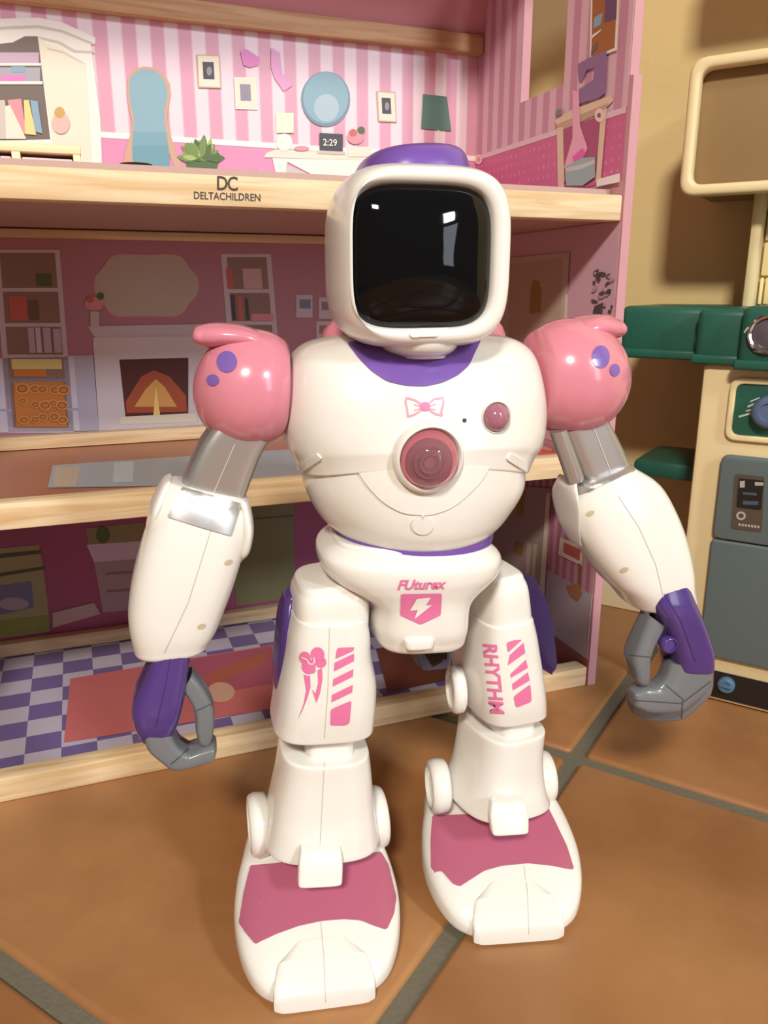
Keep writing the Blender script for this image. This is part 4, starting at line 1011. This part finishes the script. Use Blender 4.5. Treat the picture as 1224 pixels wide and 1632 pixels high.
# arms ------------------------------------------------------------
def ball_rows(cx, cy, rx, ry, xs, tilt):
    out = []
    for x in xs:
        h = ry * math.sqrt(max(0.0, 1 - ((x - cx) / rx) ** 2))
        out.append(((x + tilt * h, cy - h), (x - tilt * h, cy + h), -1, 2.0))
    return out
shL = part('shoulder', PINK, rows=ball_rows(398, 618, 91, 94, [453, 440, 425, 405, 385, 365, 348, 333, 322, 314, 309.5, 307.6, 307.02], 0.045), y=0.0, caps=(.0, 0), N=64, sub=2, angle=60)
shR = part('shoulder', PINK, rows=ball_rows(907, 600, 87, 93, [852, 866, 881, 897, 915, 933, 950, 964, 976, 985, 990.6, 993.3, 993.9], 0.045), y=0.0, caps=(.0, 0), N=64, sub=2, angle=60)
def fin(rows, parent, y):
    return part('shoulder_fin', PINK, parent, rows=[r[:2] + (r[2], 2.2) for r in rows], y=y, caps=(.001, .0038), angle=60, front=True)
fin([((440, 562), (444, 580), .007), ((420, 532), (424, 564), .013), ((388, 518), (393, 556), .0155), ((354, 514), (359, 554), .0145), ((332, 515), (336, 555), .0125), ((319, 518), (323, 553), .0105)], shL, 0.001)
fin([((872, 552), (877, 570), .007), ((888, 524), (893, 556), .013), ((918, 506), (922, 543), .0155), ((946, 501), (949, 540), .0145), ((964, 502), (965, 541), .0125), ((975, 506), (975, 539), .0105)], shR, 0.001)
for (sh, spots) in ((shL, ((362, 577, 16, 17), (340, 606, 10, 9))), (shR, ((957, 569, 14, 18), (979, 590, 8, 10)))):
    for x, y, a, b in spots:
        patch('painted_spot', [ell(x, y, a, b)], [sh], RB, LILAC, sh, 0.0004, step=5)
# upper arms
uaL = part('upper_arm', SILVER, rows=[((340, 672), (430, 700), .0125, 5), ((318, 700), (414, 728), .0125, 5), ((287, 768), (388, 799), .0125, 5)], y=-0.002, caps=(0, .0012), angle=35, N=48, sub=2)
uaR = part('upper_arm', SILVER, rows=[((876, 686), (966, 660), .0125, 5), ((890, 722), (982, 690), .0125, 5), ((914, 774), (1004, 738), .0125, 5)], y=-0.002, caps=(0, .0012), angle=35, N=48, sub=2)
part('arm_rod', SILVER, uaR, rows=[((876, 690), (903, 682), .0042, 2.1), ((903, 768), (930, 757), .0042, 2.1)], y=-0.012, caps=(0, .0025), sub=1)
for ua, ln in ((uaL, [(374, 708), (340, 786)]), (uaR, [(946, 682), (973, 752)])):
    patch('seam', stroke(ln, 1.2), [ua], RB, mat('silver_seam', rgb(226, 222, 220), 0.4, metal=.4), ua, 0.0003)
# forearms
faL = part('forearm', WHITE, rows=[((262, 772), (392, 800), .0135, 3.2), ((248, 792), (398, 818), .0165, 3.2), ((236, 828), (396, 846), .019, 3), ((222, 872), (385, 886), .0205, 3), ((210, 920), (372, 926), .021, 3), ((204, 965), (357, 965), .0205, 3), ((206, 998), (345, 994), .0195, 3), ((212, 1026), (334, 1012), .0178, 3)], y=-0.006, caps=(.003, .0035), N=56)
faR = part('forearm', WHITE, rows=[((906, 780), (1012, 740), .0135, 3.2), ((899, 812), (1050, 764), .0165, 3.2), ((908, 852), (1077, 808), .019, 3), ((926, 888), (1094, 852), .0205, 3), ((950, 922), (1104, 896), .021, 3), ((968, 940), (1106, 922), .0205, 3), ((984, 958), (1109, 940), .0185, 3)], y=-0.006, caps=(.003, .0035), N=56)
patch('elbow_plate', [rounded([(290, 778), (384, 803), (367, 854), (318, 840), (268, 824)], 3)], [faL], RB, SILVER, faL, 0.0008, 0.0016)
patch('elbow_plate', [rounded([(914, 777), (1006, 742), (1012, 750), (926, 788)], 2)], [faR], RB, SILVER, faR, 0.0010, 0.0016, 5)
# elbow cover discs
part('elbow_disc', WHITE, faL, rows=[((376, 800), (398, 798), .013, 2.2), ((380, 835), (404, 832), .0165, 2.2), ((376, 868), (399, 868), .014, 2.2), ((374, 886), (388, 884), .008, 2.2)], y=-0.006, caps=(.003, .003))
part('elbow_disc', WHITE, faL, rows=[((256, 768), (276, 772), .010, 2.2), ((240, 800), (262, 804), .0145, 2.2), ((232, 838), (250, 840), .010, 2.2)], y=-0.006, caps=(.003, .003))
part('elbow_disc', WHITE, faR, rows=[((892, 776), (914, 764), .010, 2.2), ((888, 800), (914, 792), .0145, 2.2), ((896, 838), (916, 830), .012, 2.2), ((908, 862), (920, 856), .008, 2.2)], y=-0.006, caps=(.003, .003))
for fa, hs_ in ((faL, [(364, 896), (321, 998)]), (faR, [(941, 818), (995, 908)])):
    for x, y in hs_:
        patch('screw_hole', [ell(x, y, 7, 4, 16, -.4)], [fa], RB, mat('hole_shade', rgb(196, 182, 150), 0.5), fa, 0.0003, step=4)
patch('seam', stroke([(336, 845), (300, 960), (262, 1040)], 0.9), [faL], RB, LINE, faL, 0.0003)
patch('seam', stroke([(985, 790), (1018, 840), (1045, 900), (1058, 955)], 0.9), [faR], RB, LINE, faR, 0.0003)
# hands
hdL = part('hand', PURPLE2, faL, rows=[((248, 1020), (306, 1014), .0130, 4), ((231, 1066), (300, 1070), .0145, 4), ((213, 1106), (293, 1110), .0150, 4), ((211, 1136), (285, 1140), .0140, 4), ((222, 1160), (272, 1166), .0115, 4)], y=-0.010, caps=(0, .0025), N=48, front=True)
hdR = part('hand', PURPLE2, faR, rows=[((1020, 932), (1096, 920), .0150, 4), ((1022, 955), (1108, 945), .0175, 4), ((1036, 980), (1120, 972), .0170, 4), ((1048, 1006), (1130, 1000), .0155, 4), ((1058, 1032), (1138, 1028), .0140, 4), ((1064, 1054), (1139, 1056), .0120, 4)], y=-0.012, caps=(.003, .0025), N=48, front=True)
# fingers: two side by side, and a thumb
def finger(name, rows, parent, y, cap=.0022):
    return part(name, GRAPH, parent, rows=rows, y=y, caps=(0, cap), N=32, angle=38, sub=3, front=True)
fr = [((226, 1160), (270, 1156), .0062, 4), ((234, 1188), (284, 1182), .0062, 4), ((254, 1208), (297, 1192), .0062, 4), ((272, 1223), (303, 1194), .0062, 4), ((304, 1223), (314, 1190), .0062, 4), ((335, 1215), (336, 1184), .0058, 3.6)]
finger('finger', fr, hdL, -0.0165); finger('finger', [((a[0] + 2, a[1] - 7), (b[0] + 2, b[1] - 7), d, n_) for a, b, d, n_ in fr], hdL, -0.003)
finger('thumb', [((286, 1096), (306, 1068), .0062, 4), ((299, 1115), (324, 1088), .007, 4), ((308, 1134), (340, 1120), .007, 4), ((311, 1155), (341, 1156), .0066, 4), ((314, 1172), (338, 1174), .006, 3.4)], hdL, -0.0135, .0035)
fr = [((1062, 1052), (1138, 1052), .0062, 4), ((1054, 1076), (1134, 1090), .0062, 4), ((1046, 1086), (1104, 1122), .0062, 4), ((1040, 1090), (1082, 1136), .0062, 4), ((1024, 1092), (1034, 1138), .0060, 4), ((1011, 1098), (1013, 1130), .0055, 3.4)]
finger('finger', fr, hdR, -0.0165); finger('finger', [((a[0] - 3, a[1] + 11), (b[0], b[1] + 13), d, n_) for a, b, d, n_ in fr], hdR, -0.003)
finger('thumb', [((1028, 976), (1060, 1000), .0062, 4), ((1011, 1016), (1044, 1030), .007, 4), ((1001, 1045), (1037, 1048), .007, 4), ((1005, 1064), (1037, 1066), .0066, 4), ((1009, 1078), (1035, 1080), .006, 3.4)], hdR, -0.0165, .0035)
disc('hand_rivet', 1064, 1026, -0.0235, 0.0045, 0.003, (0, -1, 0), PURPLE2, hdR)

# hinge lines of the gripping fingers
JOINT = mat('joint_line', rgb(74, 76, 80), 0.5)
for hd, lines in ((hdR, ([(1058, 1089), (1088, 1114), (1086, 1144)], [(1012, 1116), (1086, 1121), (1132, 1086)])), (hdL, ([(272, 1218), (300, 1194)],))):
    fg = [o for o in hd.children if o.name.startswith('finger')]
    for ln in lines:
        patch('hinge_line', stroke(ln, 1.6), fg, RB, JOINT, hd, 0.0003, step=5)
for hd, ln in ((hdR, [(1004, 1044), (1036, 1047)]), (hdL, [(310, 1134), (338, 1121)])):
    patch('hinge_line', stroke(ln, 1.4), [o for o in hd.children if o.name.startswith('thumb')], RB, JOINT, hd, 0.0003, step=5)
patch('seam', stroke([(1058, 945), (1085, 990), (1108, 1054)], 0.9), [hdR], RB, mat('purple_seam', rgb(64, 44, 100), 0.5), hdR, 0.0003)
patch('seam', stroke([(272, 1046), (262, 1100), (248, 1160)], 0.9), [hdL], RB, mat('purple_seam', rgb(64, 44, 100), 0.5), hdL, 0.0003)
